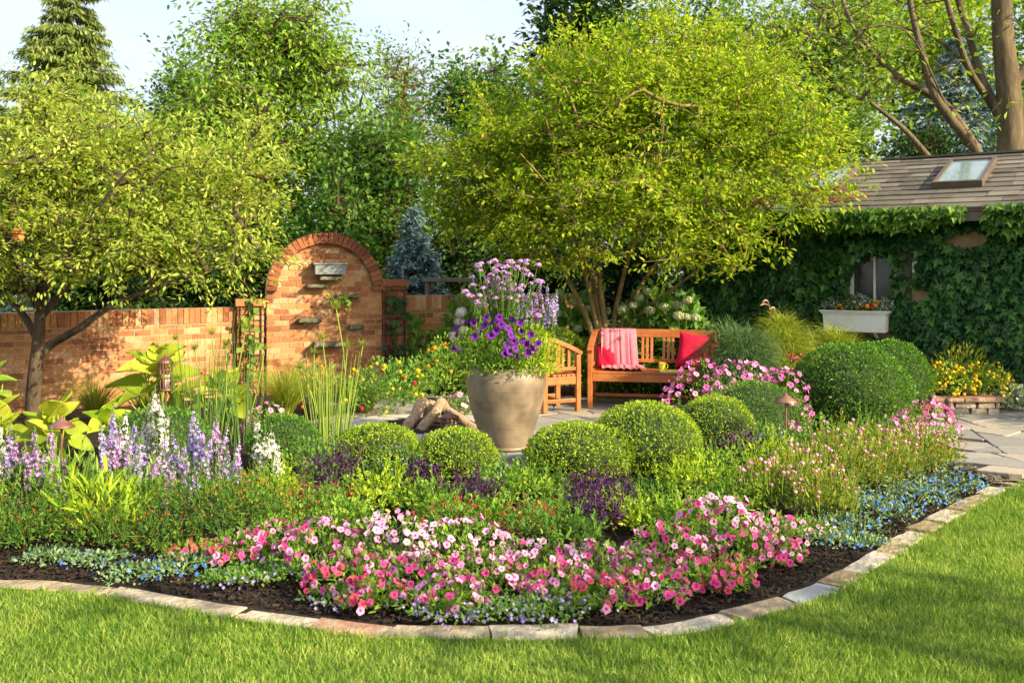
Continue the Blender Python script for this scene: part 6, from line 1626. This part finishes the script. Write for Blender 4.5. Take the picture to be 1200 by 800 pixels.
# ivy over the cottage wall and hanging from the eave
def iv(r, n):
    a = r.uniform(CX0 - .1, CX1 - 3.2, n); z = r.uniform(.02, 2.40, n); win = (a > wx0 + .02) & (a < wx1 - .05) & (z > wz0 + .02) & (z < wz1 - .12 - .05 * np.sin(a * 30))
    fr_ = (a > wx1 + .01) & (a < wx1 + .20) & (z > 1.35) & (z < 2.0) & (r.uniform(size=n) < .8)
    bare = (vnoise(np.column_stack([a, z * .9, z * 0]), 2.1, 5) > 1.15) & (z > 1.2)
    bare |= ((a - (PIV[0] + 1.18)) / .24) ** 2 + ((z - ZatY(281, CY)) / .12) ** 2 < 1
    bx = (np.abs(a - bxc[0]) < bw / 2) & (z > bz - .06) & (z < tz + .02)
    g = ~(win | bare | fr_ | bx); return a[g] - 4.5, z[g]
IVY = wall_vine('ivy', 'dark green ivy covering the cottage wall', [4.5, CY, 0.], [1, 0, 0], [0, -1, 0], iv, 15000, 'ivy_leaf', T_IVY, .112, 75, 40, 'ivy', .13)
turn(IVY)
r = np.random.default_rng(76); n = 1900
t = thing('ivy', 'lighter ivy fringe hanging along the cottage eave', 'ivy', (4.5, ey, EZ))
a = r.uniform(CX0 - .25, CX1 - 2.4, n); keep = ~((np.abs(a - PIV[0] - 1.3) < .12)); a = a[keep]; n = len(a); hang = r.uniform(size=n) ** 1.4 * (.26 + .12 * vnoise(np.column_stack([a, a * 0, a * 0]), 3.0, 9))
P = np.column_stack([a, ey - .03 - r.uniform(0, .12, n), EZ + .07 - hang]); d = np.column_stack([r.normal(size=n) * .6, -r.uniform(.1, .9, n), -np.full(n, .7)]); mb = MB(); s = .115 * r.uniform(.5, 1.3, n)
inst(mb, T_IVY, P, d, np.column_stack([r.normal(size=n) * .35, -np.full(n, .7), np.full(n, .8)]), s, s); mb.build('leaves', M['cuphea_leaf'], t)
mb = MB(); X = np.arange(CX0 - .2, CX1 - 2.5, .35); tube(mb, spline([(x, ey - .05, EZ + .02 + .02 * math.sin(x * 7)) for x in X], 4), .011, 6); mb.build('stems', M['twig'], t)
turn(t)
r = np.random.default_rng(78); t = thing('dry_vine', 'dry reddish vine twigs lying on the roof by the left skylight', 'vine', (3.6, 13.5, 2.6)); mb = MB()
for i in range(46):
    x = on_roof(950, 235)[0] + r.uniform(-.35, .45); s = r.uniform(.05, RL * .34); p = o0 + rd * s + rn * .07 + [x, 0, 0]; q = p + rd * r.uniform(.05, .35) + np.array([r.normal() * .25, 0, 0]) + rn * r.uniform(.0, .05); tube(mb, spline([p, (p + q) / 2 + rn * .04, q], 3), .006, 4)
M['red_twig'] = solid('red_twig', [(.16, .055, .03), (.28, .11, .06)], .8, 10); mb.build('twigs', M['red_twig'], t); turn(t)

# window box plants
def wbplant(label, dx, leaf, fl, n=150, rx=.16, h=.20):
    px = CXP + (bxc[0] + dx) * FPX / (bxc[1]); t, *_ = mound('window_box_plant', label, 'plant', px, bxc[1], 0, rx * FPX / bxc[1], leaf, 'plants in the window box', n=n, lw=.022, ll=.045, z0=tz - .02, h=h, ry=.15, flowers=fl, stems=6); turn(t)
wbplant('silver foliage plant at the left of the window box', -.28, 'silver_leaf', [(T_STAR5, 'white_petal', 60, .03, 'blossoms')], 330, .19)
wbplant('orange begonia left of the middle of the window box', -.12, 'mid_leaf', [(T_BALL, 'orange_petal', 9, .06, 'blossoms', 1.05, .0)], 120, .13, .14)
wbplant('silver foliage plant in the middle of the window box', .03, 'silver_leaf', [(T_STAR5, 'white_petal', 60, .03, 'blossoms')], 330, .18, .22)
wbplant('orange and red begonia right of the middle of the window box', .18, 'mid_leaf', [(T_BALL, 'orange_petal', 9, .065, 'blossoms', 1.08, .0), (T_BALL, 'red_petal', 4, .05, 'red_blossoms', 1.08, .0)], 120, .14, .16)
wbplant('silver foliage plant at the right of the window box', .33, 'silver_leaf', [(T_STAR5, 'white_petal', 50, .03, 'blossoms')], 300, .15, .18)
# raised planter plants
mound('marigold', 'yellow flowered plants spilling over the left of the raised planter', 'bedding plant', 1112, 11.75, 425, 30, 'bed_leaf', 'yellow flowers in the raised planter', n=560, lw=.025, ll=.05, z0=.19, flowers=[(T_BALL, 'yellow_petal', 110, .034, 'blossoms', 1.03, -.3)])
mound('marigold', 'yellow flowered plants at the right of the raised planter', 'bedding plant', 1152, 11.85, 425, 34, 'bed_leaf', 'yellow flowers in the raised planter', n=560, lw=.025, ll=.05, z0=.19, flowers=[(T_BALL, 'yellow_petal', 95, .034, 'blossoms', 1.03, -.3), (T_BALL, 'orange_petal', 14, .045, 'orange_blossoms', 1.03, -.1)])
mound('airy_shrub', 'soft yellow green bush at the back of the raised planter', 'bush', 1128, 12.35, 402, 36, 'grass_gold_leaf', n=1300, tmpl=T_LONG, lw=.012, ll=.06, z0=.19, up=.9)
mound('ground_cover', 'variegated pale green plant right of the raised planter', 'plant', 1186, 11.7, 452, 24, 'silver_leaf', n=420, lw=.04, ll=.06, z0=.05)

# plants in the big pot
PT = PC + np.array([0, 0, PB + .71])
def potmound(name, label, cat, dx, dy, rx, h, leaf, **k):
    c = PT + [dx, dy, 0]; px = CXP + c[0] * FPX / c[1]; return mound(name, label, cat, px, c[1], 0, rx * FPX / c[1], leaf, 'plants in the big pot', z0=c[2], h=h, **k)
potmound('creeping_jenny', 'fluffy lime green plant on the left of the big pot', 'potted plant', -.22, -.06, .29, .44, 'bed_leaf', n=2200, tmpl=T_LONG, lw=.010, ll=.042, zmin=-.6)
potmound('creeping_jenny', 'fluffy lime green plant spilling over the right of the big pot', 'potted plant', .25, -.08, .27, .42, 'lime_leaf', n=2200, tmpl=T_LONG, lw=.010, ll=.042, zmin=-.8)
potmound('creeping_jenny', 'low leafy plant at the front rim of the big pot', 'potted plant', .0, -.20, .27, .24, 'bed_leaf', n=1500, tmpl=T_LONG, lw=.010, ll=.038, zmin=-.4)
potmound('leafy_filler', 'green leafy filler in the middle of the big pot', 'potted plant', .02, .10, .32, .56, 'mid_leaf', n=1300, lw=.022, ll=.05)
t, c, rx, h, r = potmound('petunia', 'deep violet petunias in the front of the big pot', 'petunia', .05, -.16, .22, .36, 'bed_leaf', n=160, lw=.018, ll=.04)
for qx, qy in ((555, 378), (563, 386), (556, 394), (570, 371), (577, 377), (581, 388), (587, 380), (591, 399), (596, 384), (599, 392), (604, 408), (597, 412), (592, 414), (607, 418), (612, 399), (616, 404), (611, 388), (620, 402), (624, 409), (618, 414), (630, 402), (628, 412), (585, 372), (600, 374), (568, 380), (609, 378), (575, 393), (602, 400), (622, 392), (594, 405)):
    Yq = PC[1] - .36 - .10 * math.cos((qx - 593) / 46) + (.12 if qy < 385 else 0); p = W(qx, qy, Yq); f = nrm(np.array([(qx - 593) * .012, -.8, .3]) + r.normal(size=3) * .4); put('blossom', PET['violet'][int(r.integers(5))], t, p - np.array(t.location), quat_z(f), r.uniform(.034, .046))
t, c, rx, h, r = potmound('petunia', 'dark violet petunias trailing at the left of the big pot', 'petunia', -.42, -.05, .10, .22, 'bed_leaf', n=70, lw=.018, ll=.04)
for qx, qy in ((535, 392), (533, 404), (537, 411), (534, 384), (545, 378), (541, 398), (532, 408)):
    p = W(qx, qy, PC[1] - .15); put('blossom', PET['violet'][int(r.integers(5))], t, p - np.array(t.location), quat_z(nrm(np.array([-.4, -.7, .3]) + r.normal(size=3) * .4)), r.uniform(.032, .042))
# tall verbena: pompoms on wiry stems
r = np.random.default_rng(87); c = PT + [-.05, .05, 0]; t = thing('tall_verbena', 'mauve verbena pompoms on wiry stems in the big pot', 'verbena', c, 'plants in the big pot'); st = MB(); n = 96; bl = MB(); lf = MB()
for i in range(n):
    q = r.normal(size=2) * [26, 20] if i > 22 else r.uniform(-1, 1, 2) * [52, 24]; px, py = 592 + q[0] * .95 - 4, 330 + q[1]
    px = 592 + math.tanh((px - 592) / 55) * 55; py = 332 + math.tanh((py - 332) / 36) * 36 + abs(px - 596) * .18; p = W(px, py, c[1] + r.normal() * .13); b = c + [r.normal() * .08, r.normal() * .08, 0]; m_ = b + (p - b) * .5 + [0, 0, .05] ; tube(st, spline([b, m_, p], 3), .0032, 4, cap=False)
    k = 34; d = rdir(k, r); d[:, 2] = np.abs(d[:, 2]) * .9 - .2; R_ = r.uniform(.026, .040); s = R_ * .7; inst(bl, T_STAR5, p + d * [R_, R_, R_ * .85], np.cross(d, rdir(k, r)), d, s, s, s)
    kk = 16; tt = r.uniform(.25, .9, kk); inst(lf, T_LONG, b + (p - b) * tt[:, None], rdir(kk, r) + [0, 0, .4], [0, 0, 1.], .013, .075)
st.build('stems', M['stem'], t); bl.build('blossoms', M['mauve_petal'], t); lf.build('foliage', M['mid_leaf'], t)
# lavender angelonia at the right of the pot
t, c, rx, h, r = potmound('angelonia', 'lavender blue spikes at the right of the big pot', 'angelonia', .17, .05, .24, .45, 'mid_leaf', n=420, tmpl=T_LONG, lw=.012, ll=.06, up=.9)
for sx, sy in ((617, 335), (613, 345), (622, 352), (628, 340), (634, 332), (636, 348), (641, 338), (645, 345), (648, 352), (643, 360), (652, 345), (630, 362), (624, 368), (598, 355), (608, 360), (650, 362), (638, 366), (616, 362)):
    me = SPK['lilac_petal' if r.uniform() < .6 else 'lavender_petal'][int(r.integers(2))]; p = W(sx, sy, c[1] + r.normal() * .1); p[2] -= .15; put('flower_spike', me, t, p - np.array(t.location), quat_z(nrm(np.array([.1, 0, 1]) + r.normal(size=3) * .1)), r.uniform(.8, 1.0))
